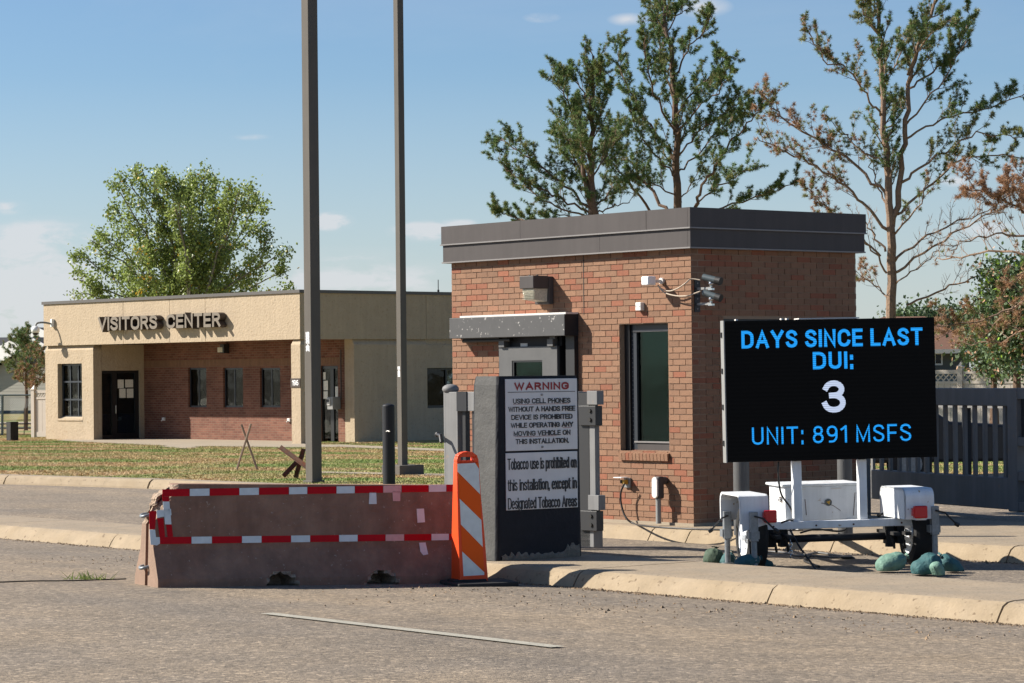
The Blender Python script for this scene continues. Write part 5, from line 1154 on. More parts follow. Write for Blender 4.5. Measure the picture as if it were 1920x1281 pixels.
def fender(u0, u1, vt, side_full):
    x0, x1 = tx(u0, -.4), tx(u1, -.4); zt_ = tz(vt, -.4); z0 = tz(978, -.4)
    arc = []
    L = .40
    for k in range(7): t = R(180 - 90 * k / 6); arc.append((-L + .09 + .09 * math.cos(t), zt_ - .09 + .09 * math.sin(t)))
    for k in range(7): t = R(90 - 90 * k / 6); arc.append((L - .09 + .09 * math.cos(t), zt_ - .09 + .09 * math.sin(t)))
    outer = [(-L, z0)] + arc + [(L, z0)]
    inner = [(y * .93, z0 if i in (0, len(outer) - 1) else z0 + (z - z0) * .93) for i, (y, z) in enumerate(outer)]
    f = MB(); n = len(outer)
    for i in range(n - 1):
        f.add([(x0, *outer[i]), (x1, *outer[i]), (x1, *outer[i + 1]), (x0, *outer[i + 1]), (x0, *inner[i]), (x1, *inner[i]), (x1, *inner[i + 1]), (x0, *inner[i + 1])], [(0, 1, 2, 3), (7, 6, 5, 4), (0, 3, 7, 4), (1, 5, 6, 2)])
    o = f.build('fender', 'trailer_white', tr, 0)
    xi = (x1 - .012, x1) if not side_full else (x0, x0 + .012)
    MB().prism(outer, 'x', *xi).build('side_plate', 'trailer_white', o)
    return o
f1 = fender(1388, 1442, 923, False); fender(1697, 1752, 920, True)
MB().prism([(tx(1389, -.41), tz(926, -.41)), (tx(1441, -.41), tz(926, -.41)), (tx(1441, -.41), tz(978, -.41)), (tx(1392, -.41), tz(992, -.41))], 'y', -.412, -.4).build('mud_flap', 'trailer_white', f1)
for u0, u1 in ((1434, 1457.5), (1715, 1740)):
    l_ = tb('tail_light', 'tail_red', tr, u0, u1, 953, 976.5, -.50, -.44, .012); tb('reflector', 'tail_red', l_, u0 + (-3 if u0 > 1500 else -2), u0 - .2, 957, 972, -.49, -.44)
    tb('light_bracket', 'trailer_white', l_, u0 + 3, u1 - 3, 972, 980, -.439, -.1)
# axle, springs and clutter beneath
ax_ = MB().cyl((tx(1436), .0, tz(1008)), (tx(1690), .0, tz(1008)), .034, n=16).build('axle', 'dark_band', tr, smooth=True)
for u in (1440, 1462, 1660, 1680):
    x = tx(u); sp_ = MB(); sp_.box(x, x + .05, -.3, .3, tz(1004), tz(998)).box(x - .01, x + .06, -.06, .06, tz(1022), tz(990)).tube([(x, -.1, tz(1000)), (x + .03, -.14, tz(1016)), (x + .05, -.1, tz(1030))], .012, 6); sp_.build('spring', 'rubber', tr)
MB().cyl((tx(1668), 0, tz(1028)), (tx(1668), 0, tz(990)), .05, n=8).build('brake_drum', 'rubber', tr)
MB().tube(smooth_pts([(tx(1440), -.05, tz(994)), (tx(1455), -.1, tz(997)), (tx(1470), -.02, tz(992)), (tx(1505), .0, tz(992.5))]), .006).tube(smooth_pts([(tx(1510), .2, tz(1000)), (tx(1540), .2, tz(994)), (tx(1585), .2, tz(999)), (tx(1600), .2, tz(991))]), .009).build('wiring', 'cable_black', tr)
for u in (1450, 1530, 1600, 1690, 1735):
    MB().cyl((tx(u, -.09), -.096, tz(983)), (tx(u, -.09), -.09, tz(983)), .009, n=8).build('bolt', 'rust', tr)
b = MB()
for (a_, c_) in (((1540, 943), (1562, 948)), ((1562, 948), (1576, 958)), ((1510, 935), (1512, 965)), ((1604, 925), (1600, 968))):
    b.tube([(tx(a_[0], .42), .417, tz(a_[1], .42)), (tx(c_[0], .42), .417, tz(c_[1], .42))], .003, 4)
b.build('scratch', 'rust', cab)
MB().box(bx0 - .005, bx0 - .0005, .5, .62, tz(940, .45), tz(930, .45)).cyl((bx0 - .03, .56, tz(936, .45)), (bx0 - .001, .56, tz(936, .45)), .014, n=8).build('latch', 'chrome', cab)
# levelling jacks
def jack(u, vt, vb, y, side, mtl='galvanised', fl=True):
    x = tx(u, y); j = MB().box(x - .035, x + .035, y - .035, y + .035, tz((vt + vb) / 2 + 2, y), tz(vt, y)).build('jack', mtl, tr, .004)
    MB().cyl((x, y, tz(vb - 4, y)), (x, y, tz((vt + vb) / 2, y)), .027, n=14).box(x - .05, x + .05, y - .05, y + .05, tz(vb, y), tz(vb - 3, y)).build('jack_leg', mtl, j)
    MB().box(x - .05, x + .05, y - .02, y + .09, tz((vt + vb) / 2 - 2, y), tz((vt + vb) / 2 - 16, y)).build('jack_clamp', 'galvanised', j)
    zt_ = tz(vt + 8, y); MB().tube([(x, y - .04, zt_), (x + side * .07, y - .09, zt_ - .02), (x + side * .17, y - .1, zt_ - .12)], .009, 6).cyl((x + side * .165, y - .1, zt_ - .12), (x + side * .2, y - .1, zt_ - .14), .02, n=8).build('handle', 'cable_black', j)
    return j
jack(1413, 955, 1061, -.5, 1); jack(1752, 954, 1058, -.38, 1); jack(1363, 953, 1052, .35, -1)
MB().tube([(tx(1672, .3), .3, tz(960, .3)), (tx(1650, .3), .3, tz(968, .3))], .01, 6).ball((tx(1648, .3), .3, tz(968.5, .3)), .022).build('handle', 'cable_black', tr)
MB().tube(smooth_pts([(tx(1462, -.02), -.02, tz(863)), (tx(1460), -.02, tz(888)), (tx(1471), .1, tz(925)), (tx(1487), .1, tz(950)), (tx(1489), .0, tz(975)), (tx(1478), -.05, tz(972)), (tx(1460), -.1, tz(976))]), .009).build('power_lead', 'cable_black', tr, smooth=True)
MB().tube(smooth_pts([(tx(1476), -.1, tz(990)), (tx(1483), -.3, tz(1020)), (tx(1492), -.5, tz(1045)), (tx(1499), -.6, tz(1062))]), .01).build('power_lead', 'cable_black', tr, smooth=True)
ch = MB()
for i in range(5):
    z = tz(1012 + i * 7, -.1); ring = [(tx(1476) + .016 * math.cos(t) * (1 if i % 2 else .3), -.1 + .016 * math.cos(t) * (.3 if i % 2 else 1), z + .02 * math.sin(t)) for t in np.linspace(0, 2 * math.pi, 13)]; ch.tube(ring, .005, 5)
ch.build('safety_chain', 'chrome', tr)
# leads lying on the road under it
g_ = lambda u, v: gp(u, v, .012)
cable('ground_cable', 'grey hose lying in a loop on the asphalt under the trailer', [g_(1435, 1034), g_(1470, 1036), g_(1500, 1042), g_(1530, 1036), g_(1560, 1040), g_(1600, 1046), g_(1560, 1044), g_(1500, 1040)], .010, 'cable_grey', 'cable')
cable('ground_cable', 'short black lead with a bent plug end on the asphalt under the trailer', [g_(1520, 1040), g_(1507, 1050), g_(1518, 1056), g_(1535, 1062)], .012, 'cable_black', 'cable')
o = MB().box(-.06, .06, -.1, .1, 0, .012).build('flat_bracket', 'cable_black', None, loc=g_(1585, 1045)); tag(o, 'flat black scrap lying on the asphalt below the middle of the trailer', 'scrap')

# sandbags round the wheels: woven bags lying on their sides, gathered and tied at one end
from mathutils import noise as mnoise
def sandbag(label, u, v, length, thick, ang, m, Y=None, seedn=0, sag=.75):
    """u, v: middle of the bag in the view; ang: how far its axis rises to the right"""
    g = gp(u, v + thick * .5, 0.0) if Y is None else at(u, v + thick * .5, Y); k = g.y / F; L, th = length * k, thick * k
    o = thing('sandbag', label, 'sandbag', (g.x, g.y, 0), 0, 'teal sandbags weighing down the trailer')
    zc = at(u, v, g.y).z; ax = Vector((math.cos(R(ang)), .25, math.sin(R(ang)))).normalized(); up = Vector((0, 0, 1)); sd = ax.cross(up).normalized(); up = sd.cross(ax).normalized()
    prof = [(-.5, .0), (-.495, .22), (-.47, .5), (-.42, .76), (-.34, .92), (-.22, 1.0), (-.05, 1.02), (.12, .97), (.25, .85), (.34, .62), (.39, .38), (.415, .2), (.43, .15), (.455, .22), (.5, .34)]
    prof = [(a, b) for a, b in smooth_pts([Vector((a, b, 0)) for a, b in prof], 3) for a, b in [(a, b)]] if False else [(q.x, max(0, q.y)) for q in smooth_pts([Vector((a, b, 0)) for a, b in prof], 3)]
    n = 44; b = MB(); zmin = -.01
    for a, r in prof:
        near = max(0, (a - .05) / .38); near = min(1, near)
        for i in range(n):
            t = 2 * math.pi * i / n; w = 1 + near * .13 * math.cos(9 * t + seedn) + near * .06 * math.cos(15 * t + 2)
            q = ax * (a * L) + (sd * math.cos(t) * 1.25 + up * math.sin(t)) * (r * th * .5 * w)
            q = q + Vector((0, 0, zc)); nz = mnoise.noise(Vector((q.x * 9 + seedn * 7, q.y * 9, q.z * 9))); cr_ = 1 - abs(mnoise.noise(Vector((q.x * 16 + seedn * 3, q.y * 16, q.z * 22))))
            q = q + (sd * math.cos(t) + up * math.sin(t)) * (th * (.08 * nz + .03 * (cr_ ** 4 - .4)) * min(1, r * 1.5))
            if q.z < .02: q.z = .02 + (q.z - .02) * .15
            b.v.append((q.x, q.y, max(zmin, q.z)))
    mm = len(prof) - 1
    b.f = [(j * n + i, j * n + (i + 1) % n, (j + 1) * n + (i + 1) % n, (j + 1) * n + i) for j in range(mm) for i in range(n)]; b.mi = [0] * len(b.f)
    b.build('bag', m, o, smooth=True)
    c = ax * (.43 * L) + Vector((0, 0, zc)); MB().tube([c + (sd * math.cos(t) * 1.25 + up * math.sin(t)) * th * .095 for t in np.linspace(0, 2 * math.pi, 11)], .006, 5).build('tie', 'cable_tan', o)
    # stitched seam along the side
    pts = [ax * (a * L) + Vector((0, 0, zc)) + (sd * 1.25 * .55 + up * -.84) * (r * th * .5 * 1.02) for a, r in prof if -.42 < a < .3]
    MB().tube([Vector((p.x, p.y, max(.02, p.z))) for p in pts], .004, 4).build('seam', m, o)
    return o
sandbag('pointed olive green sandbag standing at the far left of the trailer', 1337, 1043, 36, 32, 78, 'sandbag_olive', seedn=1)
sandbag('small teal sandbag between the left jack and the left wheel', 1364, 1048, 34, 24, 60, 'sandbag_dark', seedn=2)
sandbag('teal sandbag slumped before the left wheel under its jack', 1402, 1053, 54, 26, 14, 'sandbag_dark', Y=24.7, seedn=3)
sandbag('low teal sandbag right of the left wheel', 1432, 1056, 44, 18, -18, 'sandbag_dark', seedn=4)
sandbag('plump pale green sandbag left of the right wheel', 1672, 1055, 66, 36, 22, 'sandbag_light', seedn=5)
sandbag('dark teal sandbag propped up before the right wheel', 1738, 1060, 66, 42, 34, 'sandbag_dark', Y=24.1, seedn=6)
sandbag('small teal sandbag with its pale tied neck under the right jack', 1757, 1070, 36, 22, -62, 'sandbag_light', Y=23.9, seedn=8)
sandbag('teal sandbag leaning outward at the far right of the trailer', 1783, 1063, 60, 32, -42, 'sandbag_dark', Y=24.4, seedn=7)

# steel pipe bollards between trailer and gatehouse
for i, (u, v0, v1, rr, l) in enumerate(((1390, 600, 1000, .082, 'grey steel pipe bollard before the gatehouse, behind the left trailer wheel'), (1584, 600, 1005, .075, 'grey steel pipe bollard behind the white battery box'))):
    p = at(u, 995, 27.9 if i == 0 else 27.4); o = thing('pipe_bollard', l, 'bollard', (p.x, p.y, .15), 0, 'pipe bollards guarding the gatehouse')
    MB().cyl((0, 0, 0), (0, 0, 1.15), rr, n=28).build('pipe', 'grey_paint', o, smooth=False); MB().ball((0, 0, 1.15), rr, 20, 8, (1, 1, .5)).build('cap', 'grey_paint', o, smooth=True)
o = thing('gate_post', 'square grey steel post between the booth and the big slatted gate', 'post', sq(-23.2, 25.1, .0), -AX); pgp = at(1612, 930, 32.6); o.location = (pgp.x, pgp.y, 0)
MB().box(-.09, .09, -.09, .09, 0, 1.5).build('shaft', 'gate_grey', o, .006); MB().box(-.1, .1, -.1, .1, 1.5, 1.52).build('cap', 'gate_grey', o, .004)

# ================================================================== big slatted gate on the right
Ga, Gb = gp(1628, 935, .22), gp(1905, 957, .22); gd = (Gb - Ga).normalized(); GG = Frame((Ga.x, Ga.y, 0), math.atan2(gd.y, gd.x))
big = thing('sliding_gate', 'wide grey steel gate with deep upright fins and heavy beams at the right', 'gate', frame=GG)
def hx(u, v=900, y=0.0): return GG.onY(u, v, y)[0]
def hz(u, v, y=0.0): return GG.onY(u, v, y)[1]
xe = hx(1889, 800); zb0, zb1 = .22, hz(1750, 888); zt0, zt1 = hz(1820, 761), hz(1820, 728)
x_l = hx(1560, 900)
box('bottom_beam', 'gate_grey', big, x_l, xe, 0, .18, zb0, zb1, bevel=.01); box('top_beam', 'gate_grey', big, x_l, xe, 0, .18, zt0, zt1, bevel=.01)
box('stile', 'gate_grey', big, xe + .001, hx(1907, 850), -.01, .19, zb0 - .02, zt1 + .002, bevel=.008)
x2 = hx(1907, 850) + .004
for (z0, z1) in ((zt1 - .12, zt1), (.95, 1.05), (zb0, zb0 + .1), (.56, .66)): box('rail', 'gate_grey', big, x2, x2 + 1.2, 0, .12, z0, z1)
for k in range(5): box('fin', 'gate_grey', big, x2 + .09 + k * .2, x2 + .14 + k * .2, .02, .1, zb0 + .1, .56); box('fin', 'dark_band', big, x2 + .05 + k * .2, x2 + .13 + k * .2, .02, .1, 1.05, zt1 - .12)
step = (hx(1857, 850) - hx(1838, 850)); u_ = hx(1877, 850); k = 0
while u_ - k * step > x_l + .05:
    x = u_ - k * step; box('fin', 'gate_grey', big, x - .016, x + .036, .03, .068, zb1 + .001, zt0 - .001); k += 1
# second leaf standing behind, seen dark between the fins
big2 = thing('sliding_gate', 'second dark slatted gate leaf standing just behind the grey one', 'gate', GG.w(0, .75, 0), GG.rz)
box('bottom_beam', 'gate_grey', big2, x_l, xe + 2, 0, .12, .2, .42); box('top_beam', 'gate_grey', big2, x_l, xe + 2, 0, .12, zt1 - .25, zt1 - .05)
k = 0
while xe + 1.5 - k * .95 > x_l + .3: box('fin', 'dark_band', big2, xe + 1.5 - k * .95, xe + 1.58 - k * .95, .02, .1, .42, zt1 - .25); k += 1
# weeds in the road crack
wv = []
for i in range(70):
    u = random.gauss(160, 22); g = gp(u, 1086 + random.uniform(-1, 1), .1); a = random.uniform(0, 6.28); h = random.uniform(.02, .09) ; l = Vector((math.cos(a), math.sin(a) * .5, 0)) * random.uniform(.03, .12)
    wv += [g + Vector((-.005, 0, 0)), g + Vector((.005, 0, 0)), g + l + Vector((0, 0, h))]
tri_mesh('weeds', np.array([tuple(p) for p in wv]), 'leaf', dict(kind='stuff'))

# ================================================================== fences and houses far behind
def vinyl_fence(label, Y, u_posts, vtop, vrail, vlat0, vlat1, vbot, uref, xa, xb, rz):
    c = at(uref, vbot, Y); FR = Frame(c, rz); o = thing('vinyl_fence', label, 'fence', frame=FR)
    Zv = lambda v: at(uref, v, Y).z - c.z
    for u in u_posts:
        x = FR.onY(u, 760)[0]; h = Zv(vtop); MB().box(x - .065, x + .065, -.065, .065, 0, h - .16).build('post', 'vinyl', o); b = MB()
        b.box(x - .08, x + .08, -.08, .08, h - .16, h - .12).add([(x - .055, -.055, h - .12), (x + .055, -.055, h - .12), (x + .055, .055, h - .12), (x - .055, .055, h - .12), (x + .02, 0, h)], [(0, 1, 4), (1, 2, 4), (2, 3, 4), (3, 0, 4)]); b.build('post_cap', 'vinyl', o)
    a, b_ = xa, xb; box('rail', 'vinyl', o, a, b_, -.03, .03, Zv(vlat0), Zv(vrail)); box('rail', 'vinyl', o, a, b_, -.03, .03, Zv(vlat1) - .06, Zv(vlat1)); box('rail', 'vinyl', o, a, b_, -.03, .03, .05, .2)
    l = MB(); x = a; hh = Zv(vlat0) - Zv(vlat1)
    while x < b_ - hh:
        for s in (1, -1):
            p, q = (x, x + hh) if s == 1 else (x + hh, x); l.prism([(p - .02, Zv(vlat1)), (p + .02, Zv(vlat1)), (q + .02, Zv(vlat0)), (q - .02, Zv(vlat0))], 'y', -.012 * s, -.012 * s + .01)
        x += hh * .8
    l.build('lattice', 'vinyl', o)
    x = a; n = 0
    while x < b_ - .1 and n < 280: box('picket', 'vinyl', o, x, x + .15, -.012, .012, .2, Zv(vlat1) - .06); x += .158; n += 1
    return o
vinyl_fence('cream vinyl fence with lattice top and pointed posts behind the right gate', 66.0, (1430, 1616, 1801, 1987), 677, 693.5, 701, 715, 835, 1801, -8, 4.5, R(-34))
vinyl_fence('short cream vinyl fence panel left of the low building', 84.0, (63, 140), 722, 732, 737, 745, 822, 66, 0, 1.8, R(-34))
o = thing('chainlink_fence', 'thin galvanised chain-link fence at the far left edge', 'fence', at(-60, 820, 88)); cz = o.location.z; cl = lambda u, v: at(u, v, 88) - o.location
MB().cyl(cl(-60, 741.5), cl(60, 741), .025, n=8).build('top_rail', 'chainlink_steel', o)
for u in (-40, 4): MB().cyl(cl(u, 820), cl(u, 740), .04, n=8).build('post', 'chainlink_steel', o)
MB().cyl(cl(-60, 795), cl(60, 795), .018, n=5).cyl(cl(-60, 815), cl(60, 815.5), .018, n=5).cyl(cl(45, 815), cl(45, 765), .015, n=5).build('cable', 'black_steel', o)
b = MB()
for i in range(46):
    u = -60 + i * 3.6
    for s in (1, -1):
        p0, p1 = cl(u, 818), cl(u + s * 62, 742)
        if p1.x > cl(62, 0).x or p1.x < cl(-66, 0).x: continue
        b.cyl(p0, p1, .0035, n=3, caps=False)
b.build('mesh', 'chainlink_steel', o)
sheet('field', [(-120, 84, .0), (-12, 90, .0), (0, 140, .0), (0, 400, .02), (-200, 400, .02)], 'turf')
sheet('far_track', [(-40, 112, .02), (-10, 112, .02), (-10, 116, .02), (-40, 116, .02)], 'walk_concrete'); sheet('far_road', [(-40, 99, .02), (-12, 99, .02), (-12, 103, .02), (-40, 103, .02)], 'joint')
sheet('verge', [(6, 52, .01), (40, 52, .01), (60, 120, .01), (6, 120, .01)], 'turf')
grass_mass('grass', (-42, -10, 42, 62), 16000, .03, .09, zf=lambda q: .01, avoid=lambda s, q, u, v: u < 1600 or v > 858)

def siding_wall(b, x0, x1, y, z0, z1, top=None, h=.14):
    z = z0
    while z < z1:
        zz = min(z + h, z1)
        xa, xb = x0, x1
        if top: xa, xb = top(zz)
        if xb - xa > .1: b.box(xa, xb, y - .02, y, z + .012, zz).box(xa, xb, y - .012, y, z, z + .012)
        z += h
def gable_house(label, Y, u_peak, v_peak, u_l, v_eave, u_r, vb, wallm, roofm, depth=12, name='house'):
    c = at(u_peak, vb, Y); o = thing(name, label, 'house', (c.x, Y, max(c.z, -.05)), R(-30)); k = Y / F * 1.12; zb = o.location.z
    xl, xr = (u_l - u_peak) * k, (u_r - u_peak) * k; ze = at(u_peak, v_eave, Y).z - zb; zp = at(u_peak, v_peak, Y).z - zb
    b = MB(); siding_wall(b, xl, xr, 0, 0, ze); siding_wall(b, xl, xr, 0, ze, zp, top=lambda z: (xl * (zp - z) / (zp - ze), xr * (zp - z) / (zp - ze))); b.box(xl, xr, .001, depth, 0, ze); b.build('wall', wallm, o)
    th = .25; b = MB()
    for xe_ in (xl, xr):
        sg = 1 if xe_ > 0 else -1; e = (xe_ + sg * .4, ze - .4 * (zp - ze) / abs(xe_)); b.prism([(0, zp), (0, zp + th), (e[0], e[1] + th), e], 'y', -.35, depth)
    rf = b.build('roof', roofm, o); b = MB()
    for xe_ in (xl, xr):
        sg = 1 if xe_ > 0 else -1; e = (xe_ + sg * .42, ze - .42 * (zp - ze) / abs(xe_)); b.prism([(0, zp - .12), (0, zp + th + .03), (e[0], e[1] + th + .03), (e[0], e[1] - .1)], 'y', -.40, -.351)
    b.build('barge_board', 'white_trim', rf); MB().ball((0, -.02, zp - .9), .35, 12, 8, (1, .1, 1)).build('vent', 'siding_blue', o)
    return o
gable_house('grey-cream clapboard house gable nearest behind the left end of the low building', 120, 67, 643, -55, 702, 190, 770, 'siding', 'shingle_dark')
gable_house('rosy clapboard house gable just behind the cream gable', 130, 78, 624, 8, 655, 150, 770, 'siding_rose', 'shingle_dark')
c = at(-30, 770, 145); o = thing('house', 'blue-grey house with long dark shingle roof at the far left', 'house', (c.x, 145, 0)); k = 145 / F; z_r, z_e = at(30, 630, 145).z, at(30, 657, 145).z
MB().box(-4, 3.4, 0, 9, 0, z_e).build('wall', 'siding_blue', o); MB().prism([(-.4, z_e - .05), (-.4, z_e + .1), (4.5, z_r), (9.4, z_e + .1), (9.4, z_e - .05)], 'x', -4.5, 3.5).build('roof', 'shingle_dark', o); box('fascia', 'white_trim', o, -4.5, 3.5, -.5, -.41, z_e - .12, z_e + .12)
MB().cyl((1.9, 3.6, z_r - .6), (1.9, 3.6, z_r + .1), .08, n=8).box(-.5, -.2, 3.6, 3.9, z_r - .6, z_r + .12).build('vent', 'shingle_dark', o)
c = at(37, 700, 170); o = thing('street_lamp', 'tiny curved street lamp far above the left roofs', 'street lamp', (c.x, 170, 0)); z_ = at(40, 627, 170).z; MB().tube([(0, 0, 0), (0, 0, z_ - .1), (.15, 0, z_ + .12), (.6, 0, z_ + .3), (.95, 0, z_ + .28)], .05, 6).build('arm', 'pipe_grey', o); MB().ball((1.05, 0, z_ + .25), .14, 8, 6, (1.6, 1, .5)).build('lamp_head', 'cover_grey', o)
Yh = 92.0; c = at(1700, 832, Yh); o = thing('house', 'grey house with a brown hip roof behind the cream fence on the right', 'house', (c.x, Yh, 0)); k = Yh / F
xw1 = (1846 - 1700) * k; xw0 = (1500 - 1700) * k; ze = at(1800, 655, Yh).z; zr = at(1800, 592, Yh + 4).z
MB().box(xw0, xw1 - .5, 0, 9, 0, ze).build('wall', 'house_grey', o); b = MB(); e0, e1, f0, f1 = xw0 - .5, xw1, -.6, 9.6
b.add([(e0, f0, ze), (e1, f0, ze), (e1, f1, ze), (e0, f1, ze), (e0 + 4, 4.5, zr), (e1 - 1.3, 4.5, zr), (e0, f0, ze - .12), (e1, f0, ze - .12), (e1, f1, ze - .12), (e0, f1, ze - .12)], [(0, 1, 5, 4), (1, 2, 5), (2, 3, 4, 5), (3, 0, 4), (0, 6, 7, 1), (1, 7, 8, 2), (9, 8, 7, 6)])
rf = b.build('roof', 'roof_brown', o); box('gutter', 'cover_grey', rf, e0, e1, f0 - .08, f0 - .002, ze - .14, ze + .0)
xa, xb = (1752 - 1700) * k, (1768 - 1700) * k; wv0, wv1 = at(1760, 685, Yh).z, at(1760, 661, Yh).z; w = MB().box(xa, xb, -.06, -.001, wv0, wv0 + .06).box(xa, xb, -.06, -.001, wv1 - .06, wv1).box(xa, xa + .05, -.06, -.001, wv0 + .06, wv1 - .06).box(xb - .05, xb, -.06, -.001, wv0 + .06, wv1 - .06).build('window', 'white_trim', o); box('pane', 'dark_glass', w, xa + .05, xb - .05, -.03, -.02, wv0 + .06, wv1 - .06); box('backing', 'room_dark', w, xa + .05, xb - .05, -.012, -.002, wv0 + .06, wv1 - .06)
MB().box(xw0, xw1 - .6, -.9, -.85, .8, at(1800, 697, Yh).z).build('deck_wall', 'siding_blue', o)
# dark pickup parked beyond the gate, only its wheel and underside show below the board
p = at(1672, 885, 44.0); o = thing('parked_car', 'dark vehicle parked beyond the slatted gate, its wheel showing under the message board', 'car', (p.x, 44.0, 0), R(10))
MB().prism([(-2.9, .35), (-2.95, .75), (-2.6, .95), (-1.9, 1.0), (-1.3, 1.42), (.0, 1.45), (.7, 1.0), (1.9, .92), (2.05, .6), (2.0, .35)], 'y', -.85, .85).build('body', 'black_steel', o, .05); MB().prism([(-1.75, 1.0), (-1.25, 1.36), (-.05, 1.39), (.5, 1.0)], 'y', -.86, .86).build('side_windows', 'dark_glass', o)
for x in (-2.0, 0.02): w = MB().cyl((x, -.88, .33), (x, -.66, .33), .33, n=28).build('wheel', 'rubber', o); MB().cyl((x, -.895, .33), (x, -.881, .33), .19, n=16).build('rim', 'galvanised', w)

# ================================================================== trees
class Tree:
    def __init__(s, name, label, Y, cat='tree', group=None, root=None):
        s.Y = Y; s.wood = MB(); s.tri = []; s.mi = []; s.o = thing(name, label, cat, root, 0, group); s.O = Vector(root)
    def P(s, u, v, dy=0.0): return at(u, v, s.Y + dy) - s.O
    def line(s, px, dy0=0.0, dy1=0.0, n=5, wob=.12):
        m = len(px); pts = [s.P(u, v, dy0 + (dy1 - dy0) * i / max(1, m - 1)) for i, (u, v) in enumerate(px)]
        pts = smooth_pts(pts, n); return [p + Vector(RNG.normal(0, wob * .25, 3)) if 0 < i < len(pts) - 1 else p for i, p in enumerate(pts)]
    def limb(s, pts, r0, r1=.012, n=7):
        k = len(pts); s.wood.tube(pts, [max(r1, r0 + (r1 - r0) * (i / (k - 1)) ** .8) for i in range(k)], n)
    def tuft(s, p, d, size, num, w, mi):
        d = np.array(d) / (np.linalg.norm(d) + 1e-9); a = RNG.normal(0, 1, (num, 3)); a /= np.linalg.norm(a, axis=1)[:, None]; a = a * .85 + d * .55; a /= np.linalg.norm(a, axis=1)[:, None]
        L = size * RNG.uniform(.6, 1.1, num)[:, None]; side = np.cross(a, RNG.normal(0, 1, (num, 3))); side /= np.linalg.norm(side, axis=1)[:, None]
        b0 = np.array(p) + a * L * .12; s.tri.append(np.stack([b0 - side * w, b0 + side * w, b0 + a * L], 1).reshape(-1, 3)); s.mi.append(np.full(num, mi))
    def leaves(s, p, spread, num, size, mis):
        c = np.array(p) + RNG.normal(0, spread, (num, 3)); a = RNG.normal(0, 1, (num, 3)); a /= np.linalg.norm(a, axis=1)[:, None]; b = np.cross(a, RNG.normal(0, 1, (num, 3))); b /= np.linalg.norm(b, axis=1)[:, None]
        L = size * RNG.uniform(.6, 1.2, num)[:, None]; q = [c - a * L, c - b * L * .62, c + a * L, c + b * L * .62]
        s.tri.append(np.concatenate([np.stack([q[0], q[1], q[2]], 1), np.stack([q[0], q[2], q[3]], 1)], 1).reshape(-1, 3)); m = RNG.choice(mis, num); s.mi.append(np.repeat(m, 2))
    def twigs(s, pts, t0, dens, L0, foliage, up=.35, levels=2, r=.011, size=.088, num=32, w=.006, kinds=(0,), outward=None, tipdens=1.0, bare=0.0, leafn=0, spread=.12):
        pts = [Vector(p) for p in pts]; seg = [(pts[i + 1] - pts[i]).length for i in range(len(pts) - 1)]; tot = sum(seg); n = max(1, int(tot * dens))
        for k in range(n):
            t = t0 + (1 - t0) * (k + random.random()) / n; d = t * tot; i = 0
            while i < len(seg) - 1 and d > seg[i]: d -= seg[i]; i += 1
            p = pts[i].lerp(pts[i + 1], min(1, d / seg[i])); tan = (pts[i + 1] - pts[i]).normalized(); rd = Vector(RNG.normal(0, 1, 3)); rd = (rd - tan * rd.dot(tan)).normalized()
            dr = (tan * .75 + rd * .8 + Vector((0, 0, up))).normalized(); L = L0 * random.uniform(.55, 1.15) * (1.0 - .45 * t)
            e = p + dr * L; m = p.lerp(e, .5) + Vector(RNG.normal(0, .06 * L, 3)) ; e = e + Vector((0, 0, up * L * .25)); br = [p, m, e]
            s.wood.tube(br, [r, r * .7, r * .35], 3)
            if levels > 1: s.twigs(br, .15, (3.0 if leafn else 6.2) / max(L, .3), L * .5, foliage, up, levels - 1, r * .55, size, num, w, kinds, outward, tipdens, bare, leafn, spread)
            if random.random() > bare:
                for q in ((1.0,) if levels > 1 else (1.0, .62, .3)):
                    if random.random() < foliage:
                        pp = p.lerp(e, q)
                        if leafn: s.leaves(pp, spread, leafn, size, kinds)
                        else: s.tuft(pp, dr + Vector((0, 0, .3)), size * random.uniform(.8, 1.2), num, w, random.choice(kinds))
    def done(s, bark, mats_):
        s.wood.build('trunk', bark, s.o, fix=False)
        if s.tri: tri_mesh('crown', np.concatenate(s.tri), mats_, None, s.o, np.concatenate(s.mi))
        return s.o
PM = ['needles', 'needles_olive', 'needles_brown']
def pine(label, Y, u0, v0, trunk, limbs, r, bark='bark', group='tall pines behind the gatehouse', gk=(0, 0, 0, 1), name='pine_tree'):
    root = at(u0, v0, Y); root.z = 0.0; t = Tree(name, label, Y, 'tree', group, root)
    base = [Vector((0, 0, -.1))]
    for k, (px, rr) in enumerate(trunk):
        pts = t.line(px, 0, 0, 4, .12); pts = (base + pts) if k == 0 else pts
        t.limb(pts, rr, .03, 9)
        t.twigs(pts, .55, 3.2, 1.0, .9, .5, 2, .02, kinds=gk)
    for px, rr, dens, fol, kinds, L0, bare in limbs:
        dyy = random.uniform(-2.2, 2.2) * (1 if len(px) > 2 else .7); pts = t.line(px, 0, dyy, 5); t.limb(pts, rr * .55, .010, 6)
        t.twigs(pts, .22, dens * 1.55, L0, fol, .38, 2, .010, kinds=kinds, bare=bare)
    return t.done(bark, PM)
g_, o_, b_ = (0, 0, 0, 1), (0, 1, 1, 1), (2, 2, 2, 1)
